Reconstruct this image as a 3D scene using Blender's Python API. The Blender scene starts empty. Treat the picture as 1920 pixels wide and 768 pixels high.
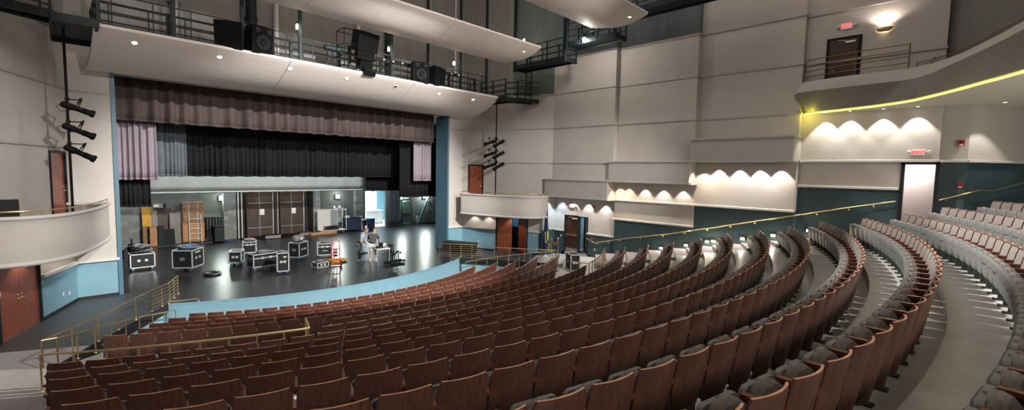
import bpy, bmesh, math, random
import numpy as np
from mathutils import Vector, Matrix
random.seed(7)
PI = math.pi
SC = bpy.context.scene
COL = SC.collection
R = math.radians

# ------------------------------------------------------------------ scene settings
SC.view_settings.view_transform = 'Standard'
SC.view_settings.look = 'None'
SC.view_settings.gamma = 1
SC.view_settings.use_curve_mapping = False
SC.view_settings.exposure = 0.4
SC.cycles.use_denoising = True
SC.cycles.max_bounces = 6
SC.cycles.diffuse_bounces = 4
SC.cycles.glossy_bounces = 3
SC.cycles.sample_clamp_indirect = 6

# ------------------------------------------------------------------ materials
M = {}
def mat(name, col, rough=.6, metal=0., var=.0, vscale=6., stretch=(1, 1, 1), bump=0., bscale=60., emit=None, estr=0., spec=.5, coat=0.):
    m = bpy.data.materials.new(name); m.use_nodes = True
    nt = m.node_tree; b = nt.nodes['Principled BSDF']
    b.inputs['Base Color'].default_value = (*col, 1)
    b.inputs['Roughness'].default_value = rough
    b.inputs['Metallic'].default_value = metal
    b.inputs['Specular IOR Level'].default_value = spec
    b.inputs['Coat Weight'].default_value = coat
    tc = nt.nodes.new('ShaderNodeTexCoord')
    if var > 0:
        mp = nt.nodes.new('ShaderNodeMapping'); mp.inputs['Scale'].default_value = stretch
        nt.links.new(tc.outputs['Object'], mp.inputs['Vector'])
        nz = nt.nodes.new('ShaderNodeTexNoise'); nz.inputs['Scale'].default_value = vscale
        nz.inputs['Detail'].default_value = 6; nz.inputs['Roughness'].default_value = .6
        nt.links.new(mp.outputs['Vector'], nz.inputs['Vector'])
        rp = nt.nodes.new('ShaderNodeValToRGB')
        rp.color_ramp.elements[0].position = .3; rp.color_ramp.elements[1].position = .7
        rp.color_ramp.elements[0].color = (*[max(0, c*(1-var)) for c in col], 1)
        rp.color_ramp.elements[1].color = (*[min(1, c*(1+var)) for c in col], 1)
        nt.links.new(nz.outputs['Fac'], rp.inputs['Fac'])
        nt.links.new(rp.outputs['Color'], b.inputs['Base Color'])
    if bump > 0:
        n2 = nt.nodes.new('ShaderNodeTexNoise'); n2.inputs['Scale'].default_value = bscale; n2.inputs['Detail'].default_value = 4
        nt.links.new(tc.outputs['Object'], n2.inputs['Vector'])
        bp = nt.nodes.new('ShaderNodeBump'); bp.inputs['Strength'].default_value = bump; bp.inputs['Distance'].default_value = .02
        nt.links.new(n2.outputs['Fac'], bp.inputs['Height'])
        nt.links.new(bp.outputs['Normal'], b.inputs['Normal'])
    if emit:
        b.inputs['Emission Color'].default_value = (*emit, 1); b.inputs['Emission Strength'].default_value = estr
    M[name] = m
    return m
def block_mat(name, c1, c2, mortar, w=.4, h=.2):
    m = bpy.data.materials.new(name); m.use_nodes = True
    nt = m.node_tree; b = nt.nodes['Principled BSDF']; b.inputs['Roughness'].default_value = .85
    tc = nt.nodes.new('ShaderNodeTexCoord'); sp = nt.nodes.new('ShaderNodeSeparateXYZ'); cb = nt.nodes.new('ShaderNodeCombineXYZ')
    ad = nt.nodes.new('ShaderNodeMath'); ad.operation = 'ADD'
    nt.links.new(tc.outputs['Object'], sp.inputs[0])
    nt.links.new(sp.outputs['X'], ad.inputs[0]); nt.links.new(sp.outputs['Y'], ad.inputs[1])
    nt.links.new(ad.outputs[0], cb.inputs['X']); nt.links.new(sp.outputs['Z'], cb.inputs['Y'])
    br = nt.nodes.new('ShaderNodeTexBrick'); br.inputs['Scale'].default_value = 1
    br.inputs['Brick Width'].default_value = w; br.inputs['Row Height'].default_value = h; br.inputs['Mortar Size'].default_value = .006
    br.inputs['Color1'].default_value = (*c1, 1); br.inputs['Color2'].default_value = (*c2, 1); br.inputs['Mortar'].default_value = (*mortar, 1)
    nt.links.new(cb.outputs[0], br.inputs['Vector']); nt.links.new(br.outputs['Color'], b.inputs['Base Color'])
    M[name] = m
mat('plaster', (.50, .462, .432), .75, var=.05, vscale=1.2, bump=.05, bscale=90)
mat('plaster_upper', (.25, .245, .235), .75, var=.12, vscale=1.5, stretch=(2, 2, .15), bump=.05)  # vertical streaks paint in the shadows and reflections of the pipes
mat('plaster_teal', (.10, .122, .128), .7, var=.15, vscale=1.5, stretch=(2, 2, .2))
mat('fascia_grey', (.22, .205, .195), .55, var=.16, vscale=3, stretch=(3, 3, .25))
mat('soffit_cream', (.80, .76, .66), .7, var=.03, vscale=2)
mat('trim_white', (.62, .59, .56), .5)
mat('bulkhead', (.44, .41, .385), .7, var=.04, vscale=1.2)
mat('cloud_paint', (.68, .61, .57), .6, var=.04, vscale=2)
mat('paint_blue', (.175, .33, .41), .55, var=.06, vscale=2)
mat('paint_blue_shaded', (.036, .070, .080), .5, var=.08, vscale=2)  # same dado blue, darkened in colour for the shade along the aisle walls
mat('frame_blue', (.075, .165, .225), .45)
mat('baseboard_black', (.012, .013, .016), .5)
mat('stage_black', (.012, .013, .015), .31, var=.35, vscale=3, bump=.02, bscale=40, spec=.36)
mat('concrete', (.52, .52, .49), .30, var=.14, vscale=2.5, bump=.01, spec=.6)
mat('carpet', (.30, .28, .29), .95, var=.18, vscale=60, bump=.3, bscale=150)
mat('platform_dark', (.045, .047, .052), .45, var=.2, vscale=4)
mat('nosing', (.7, .68, .66), .6)
mat('void_black', (.006, .006, .007), .9)
mat('brass', (.88, .68, .36), .30, 1., var=.12, vscale=8)
mat('steel_dark', (.009, .018, .021), .55, 0., spec=.3)
mat('bronze', (.22, .16, .085), .35, .9)
mat('steel_grey', (.30, .32, .33), .4, .6)
mat('pipe_white', (.65, .64, .6), .5)
mat('black_gear', (.0025, .0025, .003), .65, spec=.2)
mat('black_matte', (.01, .01, .011), .8, var=.3, vscale=20)
mat('speaker_grille', (.0035, .004, .0045), .9, spec=.1, var=.4, vscale=120)
mat('aluminium', (.80, .81, .82), .38, .6)
mat('case_black', (.010, .011, .013), .5, var=.3, vscale=12)
mat('caster_blue', (.03, .18, .42), .4)
mat('rubber', (.015, .015, .015), .7)
mat('white_lamp', (1, 1, 1), .5, emit=(1, .97, .9), estr=14)
mat('cool_lamp', (1, 1, 1), .5, emit=(.88, 1, .93), estr=10)
mat('warm_lamp', (1, 1, 1), .5, emit=(1, .8, .55), estr=18)
mat('cove_yellow', (.9, .85, .1), .5, emit=(.86, .80, .14), estr=1.8)
mat('wood_door', (.27, .070, .036), .35, var=.35, vscale=5, stretch=(6, 6, .5), coat=.2)
mat('wood_dark', (.050, .017, .011), .35, var=.4, vscale=5, stretch=(6, 6, .5), coat=.15)
mat('seat_wood', (.112, .041, .027), .36, var=.5, vscale=4, stretch=(9, 9, .7), coat=.12)
mat('seat_edge', (.58, .29, .18), .4, var=.2, vscale=10)
mat('arm_wood', (.15, .036, .018), .3, var=.25, vscale=6, stretch=(8, 1, 1), coat=.3)
mat('seat_fabric', (.150, .130, .119), .95, var=.22, vscale=45, bump=.35, bscale=220)
mat('seat_pan', (.125, .13, .126), .42, var=.08, vscale=6)
mat('seat_iron', (.035, .045, .042), .5)
mat('valance_cloth', (.07, .049, .046), .9, var=.2, vscale=3, stretch=(2, 2, .4), bump=.1)
mat('curtain_lilac', (.30, .25, .29), .9, var=.08, vscale=3)
mat('curtain_black', (.0026, .003, .004), .85, var=.4, vscale=4, stretch=(3, 3, .3))
mat('scrim_white', (.50, .50, .475), .9, var=.05, vscale=2)
mat('curtain_grey', (.13, .15, .17), .9, var=.15, vscale=4)
block_mat('block_grey', (.115, .12, .112), (.095, .10, .095), (.065, .07, .065))
block_mat('block_pier', (.27, .27, .26), (.17, .175, .17), (.15, .15, .145), .5, .22)
mat('shell_brown', (.055, .031, .019), .5, var=.3, vscale=3, stretch=(1, 1, .3))
mat('cardboard', (.27, .165, .085), .8, var=.25, vscale=5)
mat('plywood_orange', (.48, .235, .10), .6, var=.2, vscale=4)
mat('yellow_board', (.50, .27, .03), .6, var=.2, vscale=5)
mat('grey_board', (.22, .21, .19), .7, var=.15, vscale=4)
mat('red_paint', (.55, .035, .04), .35)
mat('alarm_red', (.50, .015, .03), .4)
mat('exit_red', (.8, .02, .03), .5, emit=(1, .03, .04), estr=1.4)
mat('sign_white', (.75, .7, .68), .5, emit=(1, .85, .8), estr=.12)
mat('white_plastic', (.72, .70, .67), .45)
mat('navy', (.012, .02, .055), .7, var=.3, vscale=10)
mat('gold_cloth', (.60, .45, .09), .7)
mat('flag_white', (.65, .63, .6), .8)
mat('rope_red', (.32, .012, .03), .7)
mat('cable_black', (.02, .02, .023), .5)
mat('cable_grey', (.25, .26, .28), .5)
mat('cable_blue', (.05, .15, .40), .5)
mat('cable_yellow', (.62, .40, .05), .5)
mat('bag_grey', (.20, .185, .195), .85, var=.3, vscale=14, bump=.3)
mat('skin', (.52, .28, .20), .55)
mat('shirt_blue', (.36, .45, .52), .85)
mat('shirt_grey', (.075, .066, .07), .85)
mat('denim', (.09, .17, .28), .9)
mat('shorts_white', (.62, .60, .57), .9)
mat('hair_grey', (.20, .17, .15), .8)
mat('hair_fair', (.42, .30, .19), .8)
mat('shoe_white', (.6, .59, .57), .7)
mat('eye_dark', (.02, .015, .01), .3)
mat('lip', (.38, .14, .11), .5)
mat('corridor_white', (.78, .80, .82), .6)
mat('corridor_blue', (.22, .42, .50), .6)
mat('corridor_pink', (.74, .64, .61), .7)
mat('green_door', (.05, .085, .08), .5)
mat('screen_grey', (.30, .32, .33), .4)

# ------------------------------------------------------------------ mesh builder
class MB:
    def __init__(s):
        s.v = []; s.f = []; s.mi = []; s.sm = []
    def add(s, vs, fs, mi=0, smooth=False):
        o = len(s.v); s.v += [tuple(v) for v in vs]
        for f in fs:
            s.f.append(tuple(i+o for i in f)); s.mi.append(mi); s.sm.append(smooth)
        return s
    def hexa(s, p, mi=0):   # p: 4 bottom (ccw) + 4 top
        return s.add(p, [(3, 2, 1, 0), (4, 5, 6, 7), (0, 1, 5, 4), (1, 2, 6, 5), (2, 3, 7, 6), (3, 0, 4, 7)], mi)
    def box(s, x0, x1, y0, y1, z0, z1, mi=0):
        return s.hexa([(x0, y0, z0), (x1, y0, z0), (x1, y1, z0), (x0, y1, z0), (x0, y0, z1), (x1, y0, z1), (x1, y1, z1), (x0, y1, z1)], mi)
    def cbox(s, c, d, mi=0, rz=0., rx=0., ry=0.):
        m = Matrix.Rotation(rz, 3, 'Z') @ Matrix.Rotation(ry, 3, 'Y') @ Matrix.Rotation(rx, 3, 'X'); c = Vector(c)
        h = [x/2 for x in d]
        p = [c + m @ Vector(q) for q in ((-h[0], -h[1], -h[2]), (h[0], -h[1], -h[2]), (h[0], h[1], -h[2]), (-h[0], h[1], -h[2]), (-h[0], -h[1], h[2]), (h[0], -h[1], h[2]), (h[0], h[1], h[2]), (-h[0], h[1], h[2]))]
        return s.hexa(p, mi)
    def bar(s, a, b, w, h, mi=0):  # rectangular bar between points
        a = Vector(a); b = Vector(b); d = (b-a).normalized()
        up = Vector((0, 0, 1)) if abs(d.z) < .95 else Vector((0, 1, 0))
        x = d.cross(up).normalized()*w/2; y = x.cross(d).normalized()*h/2
        return s.hexa([a-x-y, a+x-y, b+x-y, b-x-y, a-x+y, a+x+y, b+x+y, b-x+y], mi)
    def tube(s, pts, r, n=8, mi=0, closed=False, caps=True):
        pts = [Vector(p) for p in pts]; N = len(pts); rs = r if isinstance(r, (list, tuple)) else [r]*N
        d0 = None; rings = []; x = None
        for i in range(N):
            if closed: d = (pts[(i+1) % N]-pts[i-1])
            else: d = pts[min(i+1, N-1)]-pts[max(i-1, 0)]
            if d.length < 1e-9: d = Vector((0, 0, 1))
            d.normalize()
            if x is None:
                up = Vector((0, 0, 1)) if abs(d.z) < .9 else Vector((1, 0, 0)); x = d.cross(up).normalized()
            else:
                x = (x - d*x.dot(d))
                x = x.normalized() if x.length > 1e-6 else d.orthogonal().normalized()
            y = d.cross(x)
            rings.append([pts[i]+(x*math.cos(2*PI*k/n)+y*math.sin(2*PI*k/n))*rs[i] for k in range(n)])
        vs = [p for g in rings for p in g]; fs = []
        L = N if closed else N-1
        for i in range(L):
            j = (i+1) % N
            for k in range(n):
                fs.append((i*n+k, i*n+(k+1) % n, j*n+(k+1) % n, j*n+k))
        s.add(vs, fs, mi, True)
        if caps and not closed:
            s.add(rings[0], [tuple(range(n-1, -1, -1))], mi); s.add(rings[-1], [tuple(range(n))], mi)
        return s
    def cyl(s, a, b, r, n=12, mi=0): return s.tube([a, b], r, n, mi)
    def lathe(s, prof, c=(0, 0, 0), n=16, mi=0, axis='Z'):
        vs = []; fs = []
        for (r, z) in prof:
            for k in range(n):
                a = 2*PI*k/n
                p = (r*math.cos(a), r*math.sin(a), z) if axis == 'Z' else (r*math.cos(a), z, r*math.sin(a)) if axis == 'Y' else (z, r*math.cos(a), r*math.sin(a))
                vs.append((p[0]+c[0], p[1]+c[1], p[2]+c[2]))
        for i in range(len(prof)-1):
            for k in range(n): fs.append((i*n+k, i*n+(k+1) % n, (i+1)*n+(k+1) % n, (i+1)*n+k))
        fs.append(tuple(range(n-1, -1, -1))); fs.append(tuple((len(prof)-1)*n+k for k in range(n)))
        return s.add(vs, fs, mi, True)
    def ball(s, c, r, mi=0, n=12, m=8):
        rr = r if isinstance(r, (tuple, list)) else (r, r, r); vs = []; fs = []
        for i in range(m+1):
            t = PI*i/m
            for k in range(n):
                a = 2*PI*k/n; vs.append((c[0]+rr[0]*math.sin(t)*math.cos(a), c[1]+rr[1]*math.sin(t)*math.sin(a), c[2]+rr[2]*math.cos(t)))
        for i in range(m):
            for k in range(n): fs.append((i*n+k, (i+1)*n+k, (i+1)*n+(k+1) % n, i*n+(k+1) % n))
        return s.add(vs, fs, mi, True)
    def prism(s, poly, z0, z1, mi=0, top=None):  # extruded polygon, poly ccw
        n = len(poly)
        vs = [(p[0], p[1], z0) for p in poly]+[(p[0], p[1], z1) for p in poly]
        s.add(vs, [tuple(range(n-1, -1, -1))]+[(i, (i+1) % n, n+(i+1) % n, n+i) for i in range(n)], mi)
        return s.add(vs, [tuple(range(n, 2*n))], mi if top is None else top)
    def grid(s, P, mi=0, smooth=True):   # P[i][j] points -> quads
        a = len(P); b = len(P[0])
        return s.add([p for r in P for p in r], [(i*b+j, i*b+j+1, (i+1)*b+j+1, (i+1)*b+j) for i in range(a-1) for j in range(b-1)], mi, smooth)
    def mesh(s, name, mats, recalc=True, weld=False):
        me = bpy.data.meshes.new(name)
        me.from_pydata([tuple(v) for v in s.v], [], s.f)
        for m in (mats if isinstance(mats, (list, tuple)) else [mats]): me.materials.append(M[m] if isinstance(m, str) else m)
        me.polygons.foreach_set('material_index', s.mi); me.polygons.foreach_set('use_smooth', s.sm)
        if recalc or weld:
            bm = bmesh.new(); bm.from_mesh(me)
            if weld: bmesh.ops.remove_doubles(bm, verts=bm.verts, dist=1e-5)
            bmesh.ops.recalc_face_normals(bm, faces=bm.faces); bm.to_mesh(me); bm.free()
        me.update()
        return me
    def build(s, name, mats, parent=None, loc=None, rz=0., bevel=0., weld=False):
        o = bpy.data.objects.new(name, s.mesh(name, mats, weld=weld)); COL.objects.link(o)
        if parent is not None: o.parent = parent
        if loc is not None: o.location = loc
        o.rotation_euler = (0, 0, rz)
        if bevel:
            md = o.modifiers.new('bevel', 'BEVEL'); md.width = bevel; md.segments = 2; md.limit_method = 'ANGLE'
        return o
def tag(o, label, cat, group=None, kind=None):
    o['label'] = label; o['category'] = cat
    if group: o['group'] = group
    if kind: o['kind'] = kind
    return o
def empty(name, loc=(0, 0, 0), rz=0., label=None, cat=None, group=None, kind=None):
    o = bpy.data.objects.new(name, None); COL.objects.link(o); o.location = loc; o.rotation_euler = (0, 0, rz)
    o.empty_display_size = .1
    if label: tag(o, label, cat, group, kind)
    return o
def copy_tree(o, parent=None):
    c = o.copy(); COL.objects.link(c); c.parent = parent
    for ch in list(o.children): copy_tree(ch, c)
    return c
def struct(o, label, cat): return tag(o, label, cat, kind='structure')
def text(body, size, parent, loc, rot, m, name='lettering', extrude=.004):
    cu = bpy.data.curves.new(name, 'FONT'); cu.body = body; cu.size = size; cu.extrude = extrude; cu.offset = size*.018
    cu.align_x = 'CENTER'; cu.align_y = 'CENTER'; cu.materials.append(M[m])
    t = bpy.data.objects.new('tmp', cu); COL.objects.link(t)
    dg = bpy.context.evaluated_depsgraph_get(); me = bpy.data.meshes.new_from_object(t.evaluated_get(dg))
    bpy.data.objects.remove(t); me.materials.clear(); me.materials.append(M[m])
    o = bpy.data.objects.new(name, me); COL.objects.link(o); o.parent = parent; o.location = loc; o.rotation_euler = rot
    return o
def lamp(kind, loc, power, col=(1, 1, 1), size=.1, target=None, spot=60, blend=.5, size_y=None, name='lamp_light', parent=None):
    l = bpy.data.lights.new(name, kind); l.energy = power; l.color = col
    if kind == 'AREA':
        l.size = size
        if size_y: l.shape = 'RECTANGLE'; l.size_y = size_y
    else: l.shadow_soft_size = size
    if kind == 'SPOT': l.spot_size = R(spot); l.spot_blend = blend
    o = bpy.data.objects.new(name, l); COL.objects.link(o); o.location = loc
    if target is not None: o.rotation_euler = (Vector(target)-Vector(loc)).to_track_quat('-Z', 'Y').to_euler()
    if parent is not None: o.parent = parent
    return o

# ------------------------------------------------------------------ camera
YAW, PITCH, ROLL = .7938586737, .0740992266, .0191068839
cam = bpy.data.cameras.new('camera'); cam.sensor_width = 36; cam.lens = 840.0125*36/1920; cam.clip_end = 200; cam.clip_start = .05
co = bpy.data.objects.new('camera', cam); COL.objects.link(co)
fw = Vector((math.sin(YAW)*math.cos(PITCH), math.cos(YAW)*math.cos(PITCH), -math.sin(PITCH)))
rt = Vector((math.cos(YAW), -math.sin(YAW), 0)); up = rt.cross(fw)
r2 = rt*math.cos(ROLL)+up*math.sin(ROLL); u2 = -rt*math.sin(ROLL)+up*math.cos(ROLL)
CAMP = Vector((-9.0029, -22.03, 4.8))
mw = Matrix((r2, u2, -fw)).transposed().to_4x4(); mw.translation = CAMP
co.matrix_world = mw
SC.camera = co
def project(p):
    d = Vector(p)-CAMP; z = d.dot(fw)
    return (960+840.0125*d.dot(r2)/z, 384-840.0125*d.dot(u2)/z, z)
# ------------------------------------------------------------------ geometry constants of the hall
YC = 4.965                                      # centre of the seating curve (on the axis x = 0)
RK = [11.60, 12.635, 13.687, 14.709, 15.806, 16.914, 17.922, 18.871, 19.869, 20.878, 21.915, 22.912, 23.946, 24.907, 25.929, 26.958, 28.06, 29.09, 30.12]
ZT = [.068, .256, .452, .649, .880, 1.10, 1.285, 1.4625, 1.704, 1.967, 2.224, 2.476, 2.740, 2.970, 3.192, 3.458, 3.660, 3.93, 4.19]
FL = [z-.86 for z in ZT]
def polar(r, a, z=0): return (r*math.sin(a), YC-r*math.cos(a), z)
def sector(mb, r0, r1, a0, a1, z0, z1, mi=0, n=None):
    n = n or max(2, int(abs(a1-a0)*r1/.5))
    vs = []
    for i in range(n+1):
        a = a0+(a1-a0)*i/n
        vs += [polar(r0, a, z0), polar(r1, a, z0), polar(r1, a, z1), polar(r0, a, z1)]
    fs = []
    for i in range(n):
        o = 4*i; q = o+4
        fs += [(o, o+1, q+1, q), (o+1, o+2, q+2, q+1), (o+2, o+3, q+3, q+2), (o+3, o, q, q+3)]
    fs += [(0, 3, 2, 1), (4*n, 4*n+1, 4*n+2, 4*n+3)]
    return mb.add(vs, fs, mi)
SD = Vector((.3609, -.9327, 0)); SN = Vector((-.9327, -.3609, 0)); SO = Vector((8.63, -.37, 0))
def SP(side, s, o, z):                          # point on / off the splayed side wall
    p = SO+SD*s+SN*o
    return Vector((p.x*side, p.y, z))
def slab(mb, a, b, out, z0, z1, mi=0, t=.2):    # wall slab, face on a-b, thickness away along out
    a = Vector((a[0], a[1], 0)); b = Vector((b[0], b[1], 0)); o = Vector((out[0], out[1], 0)).normalized()*t
    q = [a, b, b+o, a+o]
    return mb.hexa([(p.x, p.y, z0) for p in q]+[(p.x, p.y, z1) for p in q], mi)
H = 17.5

# ------------------------------------------------------------------ stage floor and apron
AC, AR, AX = 8.24, 12.79, 6.5
arc = [(AR*math.sin(a), AC-AR*math.cos(a)) for a in np.linspace(-math.asin(AX/AR), math.asin(AX/AR), 49)]
mb = MB(); mb.prism(arc+[(16, -.2), (16, 12), (-16, 12), (-16, -.2)][0:0]+[(8.7, -2.77), (8.7, .3), (16, .3), (16, 12.1), (-16, 12.1), (-16, .3), (-8.7, .3), (-8.7, -2.77)], -.12, 0)
struct(mb.build('floor', 'stage_black'), 'glossy black stage floor behind the curved light blue apron front', 'stage floor')
mb = MB()
arcf = [(p[0], p[1]-.03) for p in arc]
mb.add([(p[0], p[1], -.80) for p in arcf]+[(p[0], p[1], .0) for p in arcf], [(i, i+1, 49+i+1, 49+i) for i in range(48)], 0, True)
arcl = [(p[0], p[1]-.042) for p in arc]
pl = [(x, y, z) for z in (-.06, -.004) for x, y in arcl]
mb.add(pl+[(p[0], p[1], -.004) for p in arc]+[(p[0], p[1]-.03, -.06) for p in arc], [(i, i+1, 50+i, 49+i) for i in range(48)]+[(49+i, 50+i, 99+i, 98+i) for i in range(48)]+[(i, i+1, 148+i, 147+i) for i in range(48)], 1, False)
struct(mb.build('wall_apron', ['paint_blue', 'paint_blue']), 'light blue curved front of the stage apron', 'stage front')

# ------------------------------------------------------------------ side landings, platform edge, ramps
for s in (-1, 1):
    mb = MB()
    # dark stage-level platform between splayed wall and railing
    pts = [SP(s, -.35, 0, 0), (s*7.3, -.2), (s*5.9, -1.6), (s*6.5, -2.9), (s*8.55, -6.02), SP(s, 5.1, 0, 0)]
    pts = [(p[0], p[1]) for p in pts]
    if s > 0: pts = pts[::-1]
    mb.prism(pts, -.1, .004, 0)
    struct(mb.build('floor', 'platform_dark'), 'dark side platform level with the stage by the %s double door' % ('left' if s < 0 else 'right'), 'floor')
    mb = MB()
    c = [(s*10.45, -5.05), (s*8.55, -6.02), (s*9.35, -7.35), (s*9.35, -8.9), (s*11.75, -8.9), (s*11.75, -5.05)]
    zz = [.006, .006, .01, .245, .245, .006]
    mb.add([(p[0], p[1], z) for p, z in zip(c, zz)]+[(p[0], p[1], -.9) for p in c], [(0, 1, 2, 3, 4, 5), (0, 6, 7, 1), (1, 7, 8, 2), (2, 8, 9, 3)])
    struct(mb.build('floor', 'carpet'), 'grey carpeted landing beside the %s side platform' % ('left' if s < 0 else 'right'), 'floor')
    # platform edge: dark nosing over blue side wall
    mb = MB()
    e = [(s*6.45, -2.83), (s*6.5, -2.9), (s*8.55, -6.02), (s*9.35, -7.35)]
    for a, b in zip(e[1:], e[2:]):
        slab(mb, a, b, (-s, .6), -.30, .0, 0, .06); slab(mb, (a[0]+s*.05, a[1]), (b[0]+s*.05, b[1]), (s, .6), -.85, -.30, 1, .05)
    struct(mb.build('wall_platform', ['void_black', 'paint_blue']), 'black edged blue side of the %s platform above the ramp' % ('left' if s < 0 else 'right'), 'wall')
    mb = MB()
    a0, a1, b0, b1 = (s*6.35, -3.3), (s*9.3, -7.4), (s*5.5, -4.0), (s*8.6, -8.1)
    mb.hexa([(a0[0], a0[1], -.95), (b0[0], b0[1], -.95), (b1[0], b1[1], -.95), (a1[0], a1[1], -.95), (a0[0], a0[1], -.78), (b0[0], b0[1], -.78), (b1[0], b1[1], .01), (a1[0], a1[1], .01)])
    struct(mb.build('floor', 'carpet'), 'carpeted ramp below the %s platform rail' % ('left' if s < 0 else 'right'), 'ramp')

# ------------------------------------------------------------------ raked seating floor
mb = MB(); mb.prism([(-11.8, -12), (11.8, -12), (11.8, -2.6), (-11.8, -2.6)], -.98, -.80)
struct(mb.build('floor', 'concrete'), 'grey orchestra floor in front of the first row', 'floor')
terr = MB(); aisle = MB(); nose = MB()
def wa(r, x=11.75): return math.asin(min(.98, x/r))
SA = {}                                            # seat end angles per row (left, right)
for k in range(19):
    r0 = (RK[k-1] if k else 10.5)+.10; r1 = RK[k]+.10
    if k < 5:
        sector(terr, r0, r1, -R(33.5), R(33.5), -.98 if k == 0 else FL[k-1]-.2, FL[k])
    elif k == 5:
        sector(terr, r0, 18.0, -wa(18.0, 11.7), wa(18.0, 11.7), -.3, FL[k])
    elif k == 6:
        sector(terr, RK[5]+.1, 18.0, -R(17.2), R(17.2), .0, FL[k])
    else:
        if k == 7: r0 = 17.98
        if k == 18: r1 = RK[k]+4
        sector(terr, r0, r1, -wa(r1), wa(r1), FL[k-1]-.3, FL[k])
SL = [-31.9, -32.5, -32.2, -32.3, -31.5, -14.8, -16.2, -29.3, -27.6, -25.8, -24.3, -23.0, -22.0, -21.2, -20.4, -19.6, -18.9, -18.2, -17.6]
SR = [29.4, 31.6, 31.2, 31.2, 31.0, 15.6, 17.0, 29.9, 28.8, 27.7, 26.6, 25.8, 24.5, 23.9, 23.9, 23.0, 22.9, 22.3, 22.2]
for k in range(7, 19):
    r0 = (RK[k-1]+.1 if k > 7 else 17.98); r1 = RK[k]+.1
    for s in (-1, 1):
        ae = abs(SL[k] if s < 0 else SR[k])*PI/180+.012
        sector(aisle, r0, r1, s*ae, s*wa(r1), FL[k]-.02, FL[k]+.012)
        sector(aisle, r0-.5, r0+.02, s*ae, s*wa(r1), FL[k-1]-.02, (FL[k]+FL[k-1])/2+.012)
        if k > 7: continue
        for rr, zz in ((r0-.5, (FL[k]+FL[k-1])/2+.013), (r0+.0, FL[k]+.013)):
            for q in ((0, .12) if s < 0 else ()): sector(nose, rr+q, rr+q+.04, s*ae, s*wa(r1), zz, zz+.004)
struct(terr.build('floor', 'concrete'), 'polished grey concrete seating tiers rising to the back', 'floor')
struct(aisle.build('floor', 'carpet'), 'carpeted aisle steps along the side walls', 'steps')
struct(nose.build('trim_1', 'nosing'), 'pale nosing strips on the aisle steps', 'step edging')

# ------------------------------------------------------------------ proscenium and splayed side walls
WD = 1.33
mb = MB()
for s in (-1, 1):
    a = (s*7.54, -.37); b = (s*8.63, -.37)
    slab(mb, a, b, (0, 1), .0, WD, 1, .5); slab(mb, a, b, (0, 1), WD, 9.16, 0, .5)
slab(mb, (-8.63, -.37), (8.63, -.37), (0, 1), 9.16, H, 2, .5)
slab(mb, (-7.5, -.37), (7.5, -.37), (0, 1), 8.03, 9.16, 0, .5)
struct(mb.build('wall_proscenium', ['plaster', 'paint_blue', 'plaster_upper']), 'pale wall framing the stage opening with blue dado', 'wall')
for s in (-1, 1):
    mb = MB(); mb.box(min(s*7.42, s*7.54), max(s*7.42, s*7.54), -.42, .75, 0, 8.03, 0)
    struct(mb.build('trim_2', 'frame_blue'), 'tall blue jamb on the %s of the stage opening' % ('left' if s < 0 else 'right'), 'stage frame')
    side = 'left' if s < 0 else 'right'
    mb = MB(); out = (s*.9327, .3609)
    def sl(s0, s1, z0, z1, mi): slab(mb, SP(s, s0, 0, 0), SP(s, s1, 0, 0), out, z0, z1, mi)
    E1 = 5.18
    for (s0, s1) in ((-.0, 2.36), (4.38, E1)):
        sl(s0, s1, 0, WD, 1); sl(s0, s1, WD, 2.12, 0)
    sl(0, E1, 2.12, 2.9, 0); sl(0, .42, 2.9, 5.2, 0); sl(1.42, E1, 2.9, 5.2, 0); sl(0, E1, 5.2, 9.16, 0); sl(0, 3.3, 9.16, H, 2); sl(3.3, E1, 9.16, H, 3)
    k1 = SP(s, E1, 0, 0); k2 = (s*10.77, -5.75)
    slab(mb, k1, k2, (s*.9, .45), 4.4, 9.16, 0); slab(mb, k1, k2, (s*.9, .45), 9.16, H, 3)
    struct(mb.build('wall_'+side, ['plaster', 'paint_blue', 'plaster_upper', 'plaster_teal']), 'pale splayed side wall with blue dado at the %s of the stage' % side, 'wall')
    # white chair rail, baseboard, thin trims
    mb = MB()
    def tr(s0, s1, z, h, d): mb.bar(SP(s, s0, d/2, z), SP(s, s1, d/2, z), d, h)
    tr(-.05, 2.32, WD+.03, .10, .10); tr(4.44, E1+.08, WD+.03, .10, .10)
    mb.bar((s*7.5, -.42, WD+.03), (s*8.63, -.42, WD+.03), .1, .1)
    struct(mb.build('trim_3', 'trim_white'), 'white chair rail along the %s splayed wall' % side, 'chair rail')
    mb = MB(); tr(0, 2.3, .05, .10, .03); tr(4.44, E1, .05, .10, .03); mb.bar((s*7.5, -.385, .05), (s*8.63, -.385, .05), .03, .1)
    struct(mb.build('baseboard_'+side, 'baseboard_black'), 'black baseboard below the %s blue dado' % side, 'baseboard')
    for z in (5.34, 7.28, 9.16):
        mb = MB(); tr(-.03, E1+.02, z, .06, .05); mb.bar((s*10.49, -5.20, z), (s*10.74, -5.74, z), .05, .06)
        if z > 6: mb.bar((s*7.62, -.40, z), (s*8.63, -.40, z), .04, .05)
        struct(mb.build('trim_4', 'bulkhead'), 'thin wall moulding on the %s splayed wall %s' % (side, {5.34: 'just above the upper door', 7.28: 'midway up', 9.16: 'below the grey upper wall'}[z]), 'moulding')

# ------------------------------------------------------------------ house side walls
YB = [-5.75, -9.7, -13.65, -17.6, -21.57, -30]
XU = [10.77, 11.07, 11.37, 11.75, 12.1]
XL = [11.6, 11.35, 11.35, 11.75, 12.15]
mb = MB()
def RW(y0, y1, x, z0, z1, mi, t=.3): mb.box(x, x+t, min(y0, y1), max(y0, y1), z0, z1, mi)
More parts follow.
